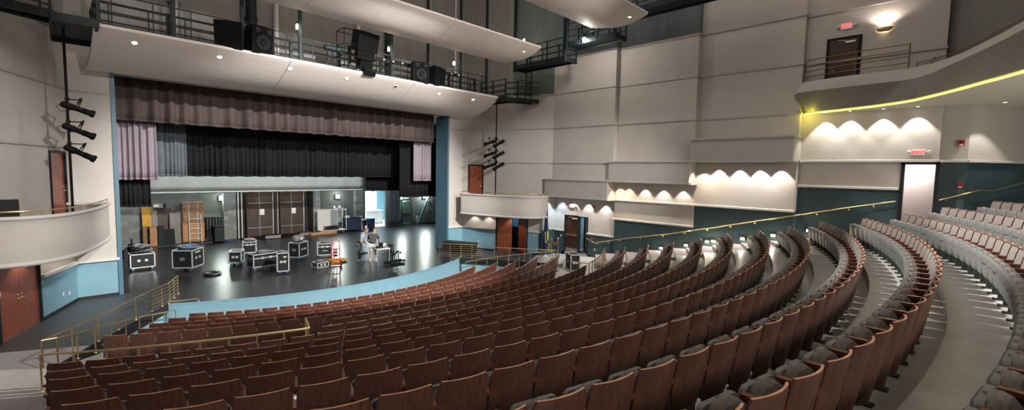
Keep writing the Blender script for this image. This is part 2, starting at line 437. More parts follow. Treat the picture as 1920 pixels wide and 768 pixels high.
# bay 1 with exit door y -6.12 .. -7.73
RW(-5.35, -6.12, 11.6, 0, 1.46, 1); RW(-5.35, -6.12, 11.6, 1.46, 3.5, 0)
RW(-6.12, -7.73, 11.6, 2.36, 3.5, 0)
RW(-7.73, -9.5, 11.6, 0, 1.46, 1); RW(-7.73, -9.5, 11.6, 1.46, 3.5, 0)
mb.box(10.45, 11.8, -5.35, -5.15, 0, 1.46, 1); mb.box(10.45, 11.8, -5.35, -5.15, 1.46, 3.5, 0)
# bay 2, 3
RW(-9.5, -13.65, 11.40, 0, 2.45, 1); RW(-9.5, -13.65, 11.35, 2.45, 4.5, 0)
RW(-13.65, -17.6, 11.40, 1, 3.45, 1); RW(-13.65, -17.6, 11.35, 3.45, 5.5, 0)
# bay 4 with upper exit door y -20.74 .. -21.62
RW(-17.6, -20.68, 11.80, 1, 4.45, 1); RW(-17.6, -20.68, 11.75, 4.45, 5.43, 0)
RW(-20.68, -21.62, 11.75, 5.40, 5.43, 0); RW(-17.6, -21.62, 11.75, 5.43, 7.3, 0)
# bay 5
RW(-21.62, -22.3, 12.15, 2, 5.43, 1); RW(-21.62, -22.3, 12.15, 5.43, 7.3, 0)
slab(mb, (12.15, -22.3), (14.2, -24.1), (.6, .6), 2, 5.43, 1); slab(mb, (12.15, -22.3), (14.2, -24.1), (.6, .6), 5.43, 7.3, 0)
# upper walls
top = [11.0, 11.0, H, H, H]; zb = [4.4, 5.4, 6.3, 7.3, 7.3]
for i in range(5):
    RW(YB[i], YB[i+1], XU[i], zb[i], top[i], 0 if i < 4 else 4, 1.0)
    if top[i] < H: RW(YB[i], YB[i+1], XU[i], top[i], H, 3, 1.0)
struct(mb.build('wall_right', ['plaster', 'paint_blue_shaded', 'plaster_upper', 'plaster_teal', 'plaster_upper']), 'stepped pale side wall with blue dado painted shade-dark along the right aisle', 'wall')
mb = MB(); mb.box(-11.9, -11.6, -30, -5.35, 0, H); mb.box(-11.8, -10.45, -5.35, -5.15, 0, H)
struct(mb.build('wall_left', 'plaster'), 'plain pale side wall beside the left aisle', 'wall')
mb = MB(); mb.box(-12, 15, -30.3, -30, 0, H)
struct(mb.build('wall_back', 'plaster'), 'pale rear wall of the auditorium', 'wall')
mb = MB(); mb.box(-12.5, 15, -30.3, .6, H, H+.2)
struct(mb.build('ceiling', 'plaster_upper'), 'grey auditorium ceiling above the catwalks', 'ceiling')
# bulkhead boxes
for i, (y0, y1, z0, z1, x1, w) in enumerate([(-5.33, -9.5, 3.45, 4.42, 11.62, 'beside the side balcony box'), (-9.55, -13.68, 4.40, 5.40, 11.4, 'in the middle of the right wall'), (-13.70, -17.62, 5.40, 6.36, 11.78, 'next to the rear balcony')]):
    mb = MB(); mb.box(10.6, x1, y1, y0, z0, z1)
    struct(mb.build('wall_right', 'bulkhead', bevel=.01), 'long pale lighting bulkhead box %s' % w, 'bulkhead')
    mb = MB(); mb.box(10.54, x1+.03, y1-.05, y0+.02, z1-.05, z1+.04); mb.box(10.57, x1+.02, y1-.03, y0+.01, z0-.03, z0+.03)
    struct(mb.build('trim_5', 'trim_white' if i == 9 else 'bulkhead', bevel=.012), 'moulded cap and lip of the bulkhead %s' % w, 'moulding')
def ledge(name, pts, h=.09, d=.12, lab=''):
    mb = MB()
    for a, b in zip(pts, pts[1:]): mb.bar(a, b, d, h)
    struct(mb.build(name, 'trim_white', bevel=.015), lab, 'moulding')
ledge('trim_6', [(11.56, -5.40, 1.46), (11.56, -6.06, 1.46)], lab='short white chair rail left of the lower exit door')
ledge('trim_6', [(11.56, -7.70, 1.46), (11.56, -9.42, 1.46)], lab='white chair rail right of the lower exit door')
ledge('trim_6', [(11.33, -9.42, 2.45), (11.33, -13.66, 2.45)], lab='white ledge under the lower pale panel above the handrail')
ledge('trim_6', [(10.62, -9.50, 3.45), (11.30, -9.53, 3.45), (11.30, -13.6, 3.45), (11.30, -17.62, 3.45)], lab='long white ledge under the two scalloped light recesses')
ledge('trim_6', [(10.62, -13.70, 4.40), (11.32, -13.70, 4.40)], lab='white ledge returning under the end of the middle bulkhead')
ledge('trim_6', [(11.72, -17.58, 4.45), (11.72, -20.66, 4.45)], lab='white ledge left of the upper exit door')
ledge('trim_6', [(11.35, -17.66, 5.43), (11.72, -17.66, 5.43), (11.72, -21.6, 5.43), (12.10, -21.68, 5.43), (12.10, -22.3, 5.43), (14.1, -24.05, 5.43)], lab='long white ledge below the scallop lights under the rear balcony')
for i in range(4):
    for z in (5.34, 7.28, 9.16, 11.0):
        if z < zb[i]+.3 and not (i == 0 and z == 5.34): continue
        if i == 3 and z < 8: continue
        mb = MB(); mb.bar((XU[i]-.02, YB[i], z), (XU[i]-.02, YB[i+1]-.04, z), .05, .06)
        mb.bar((XU[i]-.02, YB[i+1]-.02, z), (XU[i+1]-.03, YB[i+1]-.02, z), .05, .06)
        struct(mb.build('trim_7', 'bulkhead'), 'thin wall moulding at about %.0f metres on wall bay %s from the stage' % (z, ['one', 'two', 'three', 'four'][i]), 'moulding')

# ------------------------------------------------------------------ side balcony boxes (both sides)
BX = [(.45, 0), (.45, 1.0), (.5, 1.1), (.6, 1.14), (1.5, 1.33), (2.6, 1.50), (3.6, 1.58), (4.3, 1.58), (4.8, 1.5), (5.2, 1.33), (5.48, 1.05), (5.62, .7), (5.66, .35), (5.62, 0)]
for s in (-1, 1):
    side = 'left' if s < 0 else 'right'
    pts = [SP(s, a, b, 0) for a, b in BX]
    inner = [SP(s, a if 0 < i < len(BX)-1 else a, b*.93, 0) for i, (a, b) in enumerate(BX)]
    mb = MB(); n = len(pts)
    vs = [(p.x, p.y, z) for z in (2.28, 3.42) for p in pts]+[(p.x*1-0, p.y, z) for z in (2.9, 3.42) for p in inner]
    fs = [(i, i+1, n+i+1, n+i) for i in range(n-1)]+[(n+i, n+i+1, 3*n+i+1, 3*n+i) for i in range(n-1)]+[(2*n+i, 2*n+i+1, 3*n+i+1, 3*n+i) for i in range(n-1)]
    mb.add(vs, fs, 0, True); mb.add(vs[:n], [tuple(range(n))], 0); mb.add(vs[2*n:3*n], [tuple(range(n))], 1)
    b = struct(mb.build('balcony', ['plaster', 'carpet']), 'curved white side balcony box above the %s double door' % side, 'balcony')
    mb = MB(); mb.tube([(p.x, p.y, 3.43) for p in pts], .055, 8); mb.tube([(p.x, p.y, 2.29) for p in pts], .06, 8)
    mb.build('rim', 'trim_white', b)
    off = [SP(s, a, b2*.97, 0) for a, b2 in BX[2:-1]]
    r = empty('brass_rail', (0, 0, 0), 0, 'low brass rail on the rim of the %s balcony box' % side, 'rail')
    MB().tube([(p.x, p.y, 3.60) for p in off]+[(off[-1].x, off[-1].y, 3.45)], .02, 8).build('top_rail', 'brass', r)
    for p in off[1::3]:
        MB().tube([(p.x, p.y, 3.45), (p.x, p.y, 3.56), (p.x+.0, p.y, 3.60)], .016, 8).build('bracket', 'brass', r)

# ------------------------------------------------------------------ rear balcony
BB = [(11.75, -17.62), (11.35, -17.95), (11.14, -18.7), (10.86, -19.33), (10.58, -19.95), (9.98, -20.78), (9.07, -21.43), (8.11, -21.98), (7.39, -22.35), (6.84, -22.66), (6.0, -23.05), (4.5, -23.6), (2.5, -24.1), (0, -24.3), (-5, -24.4), (-11.6, -24.4)]
CM = [(11.75, -17.3), (10.72, -17.62), (10.42, -18.75), (10.25, -19.9), (10.10, -20.72), (9.52, -21.24), (7.85, -21.93), (6.45, -22.45), (5.2, -22.85), (4.4, -23.1), (3.4, -23.3), (2.4, -23.5), (1.2, -23.7), (0, -23.8), (-5, -23.9), (-11.6, -23.9)]
CT = [(11.75, -17.5), (10.75, -17.80), (10.35, -19.25), (10.28, -20.42), (9.98, -21.2), (8.85, -21.92), (7.45, -22.46), (6.1, -22.90), (5.1, -23.2), (4.4, -23.4), (3.4, -23.6), (2.4, -23.75), (1.2, -23.9), (0, -24.05), (-5, -24.1), (-11.6, -24.1)]
def smooth(pts, n=4):
    P = [Vector((p[0], p[1], 0)) for p in pts]; out = []
    for i in range(len(P)-1):
        p0, p1, p2, p3 = P[max(i-1, 0)], P[i], P[i+1], P[min(i+2, len(P)-1)]
        for k in range(n):
            t = k/n
            out.append(.5*((2*p1)+(p2-p0)*t+(2*p0-5*p1+4*p2-p3)*t*t+(3*p1-p0-3*p2+p3)*t**3))
    out.append(P[-1]); return out
B_, C_, T_ = smooth(BB), smooth(CM), smooth(CT)
n = len(B_)
bal = empty('balcony', (0, 0, 0), 0)
mb = MB(); mb.grid([[(p.x, p.y, 7.30) for p in B_], [(p.x, p.y, 7.95) for p in C_]], 0); mb.build('fascia', 'fascia_grey', bal)
mb = MB(); mb.grid([[(p.x, p.y, 7.95) for p in C_], [(p.x, p.y, 8.33) for p in T_], [(p.x+.12, p.y-.15, 8.34) for p in T_], [(p.x+.12, p.y-.15, 8.05) for p in T_]], 0); mb.build('parapet_cap', 'bulkhead', bal)
mb = MB(); mb.tube([(p.x+.03, p.y-.03, 7.25) for p in B_], .032, 6); mb.build('cove_light', 'cove_yellow', bal)
f = [(p.x+.04, p.y-.05) for p in B_]
mb = MB(); mb.prism(f+[(-11.6, -29.9), (14.5, -29.9), (14.5, -17.62)], 7.26, 7.45); mb.build('soffit', 'soffit_cream', bal)
mb = MB(); mb.prism([(p.x+.3, p.y-.3) for p in B_]+[(-11.6, -29.9), (12.1, -29.9), (12.1, -17.7)], 7.7, 7.8); mb.build('deck', 'carpet', bal)
lamp('POINT', (11.30, -17.86, 7.10), 7, (1, .88, .10), .06, name='cove_glow')
struct(bal, 'rear balcony with a curved fascia and a yellow light line', 'balcony')
# ------------------------------------------------------------------ doors
def door(name, lab, a, b, z0, z1, m, out, handle='lever', hinge=0, closer=False, swing=0., frame='steel_dark', leaves=1, fw_=.06, inset=-.05):
    """door set in a wall between plan points a and b; out = plan direction into the room"""
    a = Vector((a[0], a[1], 0)); b = Vector((b[0], b[1], 0)); L = (b-a).length
    ang = math.atan2((b-a).y, (b-a).x)
    r = empty(name, (a.x, a.y, z0), ang)
    nx = Vector((-(b-a).y, (b-a).x, 0)).normalized(); sg = 1 if nx.dot(Vector((out[0], out[1], 0))) > 0 else -1
    h = z1-z0
    mb = MB()
    for x0, x1, za, zb_ in ((-fw_, 0, 0, h+fw_), (L, L+fw_, 0, h+fw_), (0, L, h, h+fw_)):
        mb.box(x0, x1, -.16 if sg > 0 else -.03, .03 if sg > 0 else .16, za, zb_)
    mb.build('frame', frame, r)
    w = L/leaves
    for i in range(leaves):
        piv = empty('door_leaf', (0, 0, 0)); COL.objects.unlink(piv); bpy.data.objects.remove(piv)
        mb = MB(); d = .045
        left = (i == 0 and hinge == 0) or (leaves == 2 and i == 0)
        x0, x1 = (.004, w-.004) if left else (-w+.004, -.004)
        mb.box(x0, x1, -d/2, d/2, .012, h-.006)
        leaf = mb.build('door_leaf', m, r, ((i*w if left else (i+1)*w), sg*inset, 0), (swing[i] if isinstance(swing, (list, tuple)) else swing)*(1 if left else -1)*sg, bevel=.004)
        hx = (w-.08) if left else -(w-.08)
        if handle == 'lever':
            mb = MB(); mb.lathe([(.03, -.012), (.03, .012)], (hx, sg*(d/2+.01), 1.0), 12, axis='Y')
            mb.tube([(hx, sg*(d/2), 1.0), (hx, sg*(d/2+.06), 1.0), (hx+(-.13 if left else .13), sg*(d/2+.065), 1.0)], .011, 8)
            mb.lathe([(.024, -.01), (.024, .012)], (hx, sg*(d/2+.01), 1.12), 12, axis='Y')
            mb.build('handle', 'brass', leaf)
        elif handle == 'bar':
            mb = MB(); mb.box(min(x0, x1)+.08, max(x0, x1)-.06, sg*(d/2)-.002, sg*(d/2)+.002, .93, 1.05) if False else None
            mb.cbox(((x0+x1)/2, sg*(d/2+.03), 1.0), (abs(x1-x0)-.16, .05, .06)); mb.cbox((hx, sg*(d/2+.02), .97), (.07, .05, .18))
            mb.build('push_bar', 'brass', leaf)
            MB().cbox(((x0+x1)/2, sg*(d/2+.003), .14), (abs(x1-x0)-.06, .006, .2)).build('kick_plate', 'steel_grey', leaf)
        if closer:
            mb = MB(); cx = (x0+x1)/2 - (.2 if left else -.2)
            mb.cbox((cx, sg*(d/2+.03), h-.12), (.30, .055, .07)); mb.bar((cx+.1, sg*(d/2+.05), h-.08), (cx+.36, sg*(d/2+.14), h-.05), .025, .012)
            mb.build('door_closer', 'white_plastic', leaf)
        mb = MB()
        for hz in (.25, h/2, h-.25): mb.cyl((x0 if left else x1, sg*.02, hz-.05), (x0 if left else x1, sg*.02, hz+.05), .012, 8)
        mb.build('hinge', 'steel_dark', leaf)
    struct(r, lab, 'door')
    return r
for s in (-1, 1):
    a, b = SP(s, 2.40, 0, 0), SP(s, 4.34, 0, 0); out = (-s*.93, -.36)
    if s < 0:
        door('door_1', 'closed reddish wooden double door under the left balcony box', (b.x, b.y), (a.x, a.y), 0, 2.08, 'wood_door', out, 'lever', leaves=2)
    else:
        door('door_2', 'reddish wooden double door standing ajar under the right balcony box', (b.x, b.y), (a.x, a.y), 0, 2.08, 'wood_door', out, 'lever', leaves=2, swing=[-.62, 0.])
    a, b = SP(s, .46, 0, 0), SP(s, 1.38, 0, 0)
    door('door_3', 'red wooden door with blue frame above the %s balcony box' % ('left' if s < 0 else 'right'), (b.x, b.y) if s < 0 else (a.x, a.y), (a.x, a.y) if s < 0 else (b.x, b.y), 2.9, 5.14, 'wood_door', out, 'lever', frame='steel_dark')
    # dark vestibules behind
    mb = MB(); p = [SP(s, q, o, 0) for q, o in ((2.2, -.22), (4.6, -.22), (4.6, -1.6), (2.2, -1.6))]
    for q in (1, 2, 3): slab(mb, p[q], p[(q+1) % 4], (0, 0.001) if q == 9 else ((p[q]+p[(q+1) % 4])/2-(p[0]+p[2])/2)[:2], 0, 1.35, 1, .05); slab(mb, p[q], p[(q+1) % 4], ((p[q]+p[(q+1) % 4])/2-(p[0]+p[2])/2)[:2], 1.35, 2.6, 0, .05)
    mb.prism([(q.x, q.y) for q in p], 2.6, 2.65, 1); mb.prism([(q.x, q.y) for q in p], -.05, .0, 1)
    struct(mb.build('wall_'+('left' if s < 0 else 'right'), ['corridor_blue', 'void_black']), 'vestibule behind the %s double door' % ('left' if s < 0 else 'right'), 'wall')
lamp('POINT', SP(1, 3.4, -.9, 2.3), 12, (.3, .65, 1), .08)
door('door_4', 'dark wooden exit door leaf with brass push bar in the lower right exit', (11.6, -7.05), (11.6, -6.15), .25, 2.33, 'wood_dark', (-1, 0), 'bar', closer=True, frame='void_black')
mb = MB()
mb.box(11.57, 11.72, -7.73, -7.68, .25, 2.36); mb.box(11.57, 11.72, -7.68, -7.1, 2.30, 2.36)
struct(mb.build('trim_8', 'steel_dark'), 'dark frame around the open half of the lower exit', 'door frame')
mb = MB()
mb.box(13.2, 13.3, -8.6, -5.9, 0, 3, 0); mb.box(11.95, 13.3, -8.7, -8.55, 0, 3, 0); mb.box(11.95, 13.3, -5.95, -5.85, 0, 3, 0); mb.box(11.9, 13.3, -8.6, -5.9, 2.7, 2.75, 0); mb.box(11.6, 13.3, -8.6, -5.9, .1, .245, 1)
struct(mb.build('wall_right', ['corridor_blue', 'carpet']), 'blue painted passage beyond the lower right exit door', 'wall')
door('door_5', 'reddish door leaf standing in the passage beyond the lower exit', (11.85, -7.62), (12.40, -6.92), .25, 2.3, 'wood_door', (-1, .8), None, fw_=.012)
lamp('AREA', (12.5, -7.2, 2.65), 25, (.85, .95, 1), .5, (12.5, -7.2, 0))
door('door_6', 'dark wooden door behind the brass rail of the rear balcony', (11.74, -19.22), (11.74, -18.34), 7.8, 9.93, 'wood_dark', (-1, 0), 'lever', closer=True, frame='void_black', fw_=.09, inset=.012)
# upper exit: open black framed doorway to a bright corridor
mb = MB()
for y0, y1, z0, z1 in ((-20.78, -20.68, 3.1, 5.40), (-21.66, -21.56, 3.1, 5.40), (-21.66, -20.68, 5.31, 5.40)): mb.box(11.68, 11.95, y0, y1, z0, z1)
struct(mb.build('trim_9', 'void_black'), 'wide black door frame of the upper right exit', 'door frame')
mb = MB(); mb.box(12.7, 12.8, -21.6, -20.4, 2.9, 5.6); mb.box(11.96, 12.7, -20.45, -20.4, 2.9, 5.6); mb.box(12.0, 12.1, -21.6, -21.56, 2.9, 5.6); mb.box(11.96, 12.8, -21.6, -20.4, 5.55, 5.6)
struct(mb.build('wall_corridor', 'corridor_pink'), 'pale pinkish corridor wall seen through the black framed upper exit', 'wall')
lamp('AREA', (12.3, -21.0, 5.5), 26, (1, .93, .9), .4, (12.45, -21.0, 3))

# ------------------------------------------------------------------ acoustic clouds
def cloud(y0, z0, y1, z1, belly, X, lab, seams=(-2.7, 2.7), round_=.0, side=.25):
    """curved ceiling reflector; y0 = upstage edge, y1 = audience edge"""
    r = empty('acoustic_cloud', (0, (y0+y1)/2, (z0+z1)/2), 0, lab, 'ceiling panel', 'curved ceiling reflectors')
    sec = []
    N = 14
    for i in range(N+1):
        t = i/N; y = y0+(y1-y0)*t; z = z0+(z1-z0)*t-belly*math.sin(PI*t)
        sec.append((y, z))
    nz = .16
    sec += [(y1-.07, z1+.05), (y1-.06, z1+.12), (y1+.03, z1+nz)]
    topsec = [(y0+.02, z0+.10)]+[(y0+(y1-y0)*t, z0+(z1-z0)*t-belly*math.sin(PI*t)+nz) for t in (.25, .5, .75)]
    topsec = [(y1+.05, z1+nz)]+[p for p in reversed(topsec)]
    loop = sec+topsec[1:]
    xs = [-X]+list(seams)+[X]
    for a, b in zip(xs, xs[1:]):
        mb = MB(); L = []
        ends = [a+(.012 if a != -X else 0), b-(.012 if b != X else 0)]
        cols = [ends[0]+(ends[1]-ends[0])*q/10 for q in range(11)]
        for x in cols:
            row = []
            for (y, z) in loop:
                t = max(0., min(1., (y-y0)/(y1-y0)))
                k = 1.0
                xx = x
                if abs(x) > X-.001:    # swept end outline
                    xx = math.copysign(X-side*(1-t)*0-round_*(1-math.sqrt(max(0, 1-((1-t)*1.0)**2)))*0-round_*((1-t)**2), x)
                row.append((xx, y, z))
            L.append(row)
        vs = [p for r_ in L for p in r_]; n = len(loop); fs = []
        for i in range(10):
            for k in range(n): fs.append((i*n+k, i*n+(k+1) % n, (i+1)*n+(k+1) % n, (i+1)*n+k))
        fs += [tuple(range(n)), tuple(10*n+k for k in range(n))]
        mb.add(vs, fs, 0, True)
        o = mb.build('panel', 'cloud_paint', None); o.parent = r; o.location = (-r.location.x, -r.location.y, -r.location.z)
        md = o.modifiers.new('e', 'EDGE_SPLIT'); md.split_angle = R(38)
    return r
C1 = cloud(-1.45, 7.88, -4.05, 8.72, .16, 8.1, 'lowest curved ceiling reflector with six downlights above the stage opening', round_=-.10)
C2 = cloud(-5.0, 10.40, -7.0, 10.88, .18, 8.05, 'middle curved ceiling reflector hanging above the catwalk speakers', round_=.9)
C3 = cloud(-10.3, 11.12, -12.6, 11.30, .20, 8.25, 'highest curved ceiling reflector at the top edge of view', round_=.9)
def downlight(x, y, z, lab, on=True, power=22, col=(1, .93, .84), spot=100, group='downlights in the ceiling reflectors', tgt=None, nrm=(0, 0, 1)):
    r = empty('downlight', (x, y, z), 0, lab, 'downlight', group)
    q = Vector((0, 0, 1)).rotation_difference(Vector(nrm)); r.rotation_mode = 'QUATERNION'; r.rotation_quaternion = q
    MB().lathe([(.09, .0), (.095, -.012), (.075, -.018), (.07, .0)], n=16).build('trim_ring', 'white_plastic', r)
    MB().lathe([(.068, -.004), (.066, -.010)], n=16).build('lamp', 'white_lamp' if on else 'void_black', r)
    if on and power: lamp('SPOT', (x, y, z-.06), power, col, .03, tgt or (x, y, z-3), spot, .4)
    return r
def cz(y0, z0, y1, z1, belly, y):
    t = (y-y0)/(y1-y0); return z0+(z1-z0)*t-belly*math.sin(PI*t)
for i, x in enumerate((-7.15, -4.9, -2.6, -.35, 1.95, 4.35, 6.55)):
    y = -3.72; z = cz(-1.45, 7.88, -4.05, 8.72, .16, y)
    downlight(x, y, z-.004, '%s downlight from the left in the lowest ceiling reflector' % ['first', 'second', 'third', 'fourth', 'fifth', 'sixth', 'seventh'][i]+(', unlit' if i == 4 else ''), i != 4, 45, nrm=(0, .5, 1))
for C, nm, (y0, z0, y1, z1, b), xs in ((C2, 'middle', (-5.0, 10.40, -7.0, 10.88, .18), (7.3,)), (C3, 'highest', (-10.3, 11.12, -12.6, 11.30, .20), (7.6,))):
    for x in xs:
        y = y1+.4; downlight(x, y, cz(y0, z0, y1, z1, b, y)-.004, 'downlight near the right tip of the %s ceiling reflector' % nm, True, 60)

# ------------------------------------------------------------------ catwalks
def rails(r, pts, hs, rad=.022, mname='steel_dark', name='rail'):
    for h in hs: MB().tube([(p[0], p[1], p[2]+h) for p in pts], rad, 6).build(name, mname, r)
def catwalk_x(y0, y1, z, X, lab, posts=True, topz=H):
    r = empty('catwalk', (0, 0, 0), 0, lab, 'catwalk', 'technical catwalks')
    MB().box(-X, X, y0, y1, z-.06, z).build('deck', 'steel_dark', r)
    for y in (y0, y1):
        rails(r, [(-X, y, z), (X, y, z)], (.10, .42, .72, 1.02))
        for i in range(-4, 5):
            x = min(i*2.03+.02, 7.93) if i > 0 else max(i*2.03+.02, -7.93)
            if abs(x) > X: continue
            t = topz if (posts and y == y0 and i not in (0,)) else z+1.05
            MB().box(x-.055, x+.055, y-.055, y+.055, z-.1, t).build('post', 'steel_dark', r)
        for i in range(-8, 9):
            x = i*1.015+.5
            if abs(x) < X: MB().box(x-.016, x+.016, y-.016, y+.016, z, z+1.02).build('stanchion', 'steel_dark', r)
    return r
cw1 = catwalk_x(-3.2, -2.2, 8.98, 7.95, 'front catwalk with railings right behind the lowest ceiling reflector')
MB().bar((.9, -3.28, 9.72), (6.1, -3.28, 9.72), .06, .16).build('raceway', 'black_gear', cw1)
for i in range(11):
    MB().lathe([(.03, -.03), (.045, .02), (.02, .03)], (1.1+i*.48, -3.34, 9.73), 8, axis='Y').build('outlet', 'white_plastic', cw1)
def catwalk_y(s, x0, x1, ya, yb, z, lab, hang=True):
    r = empty('catwalk', (0, 0, 0), 0, lab, 'catwalk', 'technical catwalks')
    xa, xb = s*x0, s*x1
    MB().box(min(xa, xb), max(xa, xb), yb, ya, z, z+.07).build('deck', 'steel_dark', r)
    for x in (xa, xb):
        MB().bar((x, ya, z+.02), (x, yb, z+.02), .06, .2).build('beam', 'steel_dark', r)
        rails(r, [(x, ya, z), (x, yb, z)], (.38, .68, 1.0))
        for y in np.linspace(ya, yb, 4):
            MB().box(x-.03, x+.03, y-.03, y+.03, z-.05, z+1.02).build('stanchion', 'steel_dark', r)
    for y in (ya, yb):
        MB().box(xa-.07*s if s > 0 else xa-.07, xa+.07, y-.07, y+.07, z-.2, H).build('post', 'steel_dark', r) if hang else None
        MB().bar((xa, y, z-.02), (xb, y, z-.02), .12, .22).build('crossbeam', 'steel_dark', r)
    return r
for s in (-1, 1):
    sd = 'left' if s < 0 else 'right'
    lw = catwalk_y(s, 8.02, 8.95, -1.7, -4.65, 8.72, 'lowest side catwalk at the %s end of the first reflector' % sd, False)
    catwalk_y(s, 8.75, 9.7, -4.6, -8.0, 10.42, 'middle side catwalk at the %s end of the second reflector' % sd)
    catwalk_y(s, 8.75, 9.7, -8.1, -10.8, 11.0, 'upper side catwalk at the %s end of the third reflector' % sd)
    catwalk_y(s, 8.9, 9.9, -11.2, -17.0, 11.9, 'long high side catwalk along the %s wall' % sd)
    for q in (0, .75):
        MB().bar((s*8.9, -4.6+q, 8.76), (s*10.3, -5.0+q*.6, 8.76), .07, .22).build('beam', 'steel_dark', lw)
        for h in (.4, .75, 1.05): MB().tube([(s*8.9, -4.6+q, 8.76+h), (s*10.3, -5.0+q*.6, 8.76+h)], .02, 6).build('rail', 'steel_dark', lw)
    MB().hexa([(s*8.9, -4.6, 8.78), (s*10.3, -5.0, 8.78), (s*10.3, -4.55, 8.78), (s*8.9, -3.85, 8.78), (s*8.9, -4.6, 8.81), (s*10.3, -5.0, 8.81), (s*10.3, -4.55, 8.81), (s*8.9, -3.85, 8.81)]).build('deck', 'black_matte', lw)
    # ladder between levels
    r = empty('ladder', (s*9.35, -5.1, 8.95), 0, 'steel ladder rising from the lowest side catwalk on the %s' % sd, 'ladder', 'catwalk ladders')
    for dx in (-.22, .22): MB().box(dx-.02, dx+.02, -.02, .02, -.3, 1.9).build('stile', 'steel_dark', r)
    for k in range(7): MB().cyl((-.22, 0, -.2+k*.3), (.22, 0, -.2+k*.3), .014, 6).build('rung', 'steel_dark', r)
# white and grey conduits on the wall above the stage
for i, (x, c, w) in enumerate([(-5.6, 'steel_grey', .16), (-2.0, 'pipe_white', .1), (-3.0, 'steel_dark', .2), (1.8, 'pipe_white', .1), (6.0, 'pipe_white', .1), (3.4, 'steel_dark', .12), (7.9, 'pipe_white', .07)]):
    mb = MB(); mb.tube([(0, 0, 9.2), (0, 0, 17.3)], w, 10)
    for z in (9.6, 11, 12.4, 13.8, 15.2, 16.6): mb.box(-w*1.3, w*1.3, 0, w, z-.03, z+.03)
    tag(mb.build('conduit', c, None, (x, -.38-w, 0)), '%s vertical pipe on the wall above the stage, number %d from the left' % ({'steel_grey': 'grey', 'pipe_white': 'white', 'steel_dark': 'dark'}[c], [1, 3, 2, 4, 6, 5, 7][i]), 'pipe', 'pipes on the wall above the stage')
for x, y, z in ((-2.15, -3.28, 10.35), (1.85, -3.28, 10.3), (5.6, -3.28, 10.35), (9.0, -5.0, 11.9)):
    r = empty('work_light', (x, y, z), 0, 'small lit jar lamp on the catwalk post %s' % {-2.15: 'left of the speaker frame', 1.85: 'right of the speaker frame', 5.6: 'by the right speakers', 9.0: 'at the far right'}[x], 'lamp', 'catwalk work lights')
    MB().lathe([(.03, .16), (.05, .12), (.05, .08), (.03, .06)], n=10).build('cap', 'steel_dark', r)
    MB().lathe([(.028, .06), (.05, .02), (.05, -.10), (.03, -.14)], n=10).build('globe', 'warm_lamp', r)
    lamp('POINT', (x, y-.12, z-.1), 14, (1, .85, .65), .05)

# ------------------------------------------------------------------ loudspeakers on the catwalk
def speaker(x, y, z, w, d, h, rz, lab, tilt=0., cone=True, horn=False, name='loudspeaker'):
    r = empty(name, (x, y, z), rz, lab, 'loudspeaker', 'loudspeakers on the catwalk'); r.rotation_euler = (tilt, 0, rz)
    mb = MB()
    mb.prism([(-w/2, -d/2), (w/2, -d/2), (w*.34, d/2), (-w*.34, d/2)], 0, h)
    mb.build('cabinet', 'black_gear', r, bevel=.015)
    MB().box(-w/2+.03, w/2-.03, -d/2-.012, -d/2, .03, h-.03).build('baffle', 'speaker_grille', r)
    bf = r.children[-1]
    if cone:
        MB().lathe([(.36*w, -d/2-.02), (.36*w, -d/2-.035), (.30*w, -d/2-.03), (.12*w, -d/2-.014), (.10*w, -d/2-.04), (.0, -d/2-.045)], (0, 0, h*.42), 24, axis='Y').build('woofer', 'black_gear', bf)
        for sx in (-1, 1): MB().lathe([(.13*w, -d/2-.014), (.13*w, -d/2-.03), (.03*w, -d/2-.018)], (sx*w*.27, 0, h*.83), 14, axis='Y').build('port', 'void_black', bf)
    return r
speaker(-4.55, -3.72, 8.84, .85, .75, .92, R(-22), 'left black loudspeaker of the left catwalk pair, turned away', R(4), cone=False)
speaker(-3.72, -3.72, 8.84, .76, .75, .98, R(14), 'right black loudspeaker of the left catwalk pair, round cone showing', R(4))
speaker(3.15, -3.72, 8.84, .76, .75, .98, R(-12), 'left black loudspeaker of the right catwalk pair, round cone showing', R(4))
speaker(4.02, -3.72, 8.84, .85, .75, .90, R(22), 'right black loudspeaker of the right catwalk pair, turned outwards', R(4), cone=False)
r = empty('speaker_frame', (.15, -3.64, 8.95), 0, 'black tubular cage holding the central loudspeaker cluster', 'frame')
for x in (-.72, .72):
    for y in (-.35, .35): MB().tube([(x, y, 0), (x, y, 1.55)], .02, 6).build('upright', 'black_gear', r)
for z in (.1, .5, .95, 1.55):
    for a, b in (((-.72, -.35), (.72, -.35)), ((.72, -.35), (.72, .35)), ((.72, .35), (-.72, .35)), ((-.72, .35), (-.72, -.35))):
        MB().tube([(*a, z), (*b, z)], .018, 6).build('crossbar', 'black_gear', r)
speaker(.35, -3.72, 9.80, .98, .75, .78, R(10), 'large black loudspeaker at the top of the central cluster', R(14), cone=False)
speaker(.38, -3.72, 9.42, .80, .5, .34, R(8), 'flat black loudspeaker in the middle of the central cluster', R(8), cone=False)
speaker(.36, -3.72, 9.02, .62, .45, .38, R(8), 'small black loudspeaker below the middle of the central cluster', R(20), cone=False)
speaker(.40, -4.05, 8.78, .55, .35, .22, R(8), 'lowest small black loudspeaker resting on the reflector edge', R(30), cone=False)
r = empty('follow_spot', (-.75, -3.3, 9.75), 0, 'grey stage projector clamped left of the central speaker frame', 'stage light')
MB().lathe([(.09, -.35), (.12, -.3), (.12, .2), (.15, .25), (.15, .35)], n=14, axis='X').build('body', 'steel_dark', r)
MB().tube([(0, 0, -.5), (0, 0, .2)], .02, 6).build('yoke', 'black_gear', r)

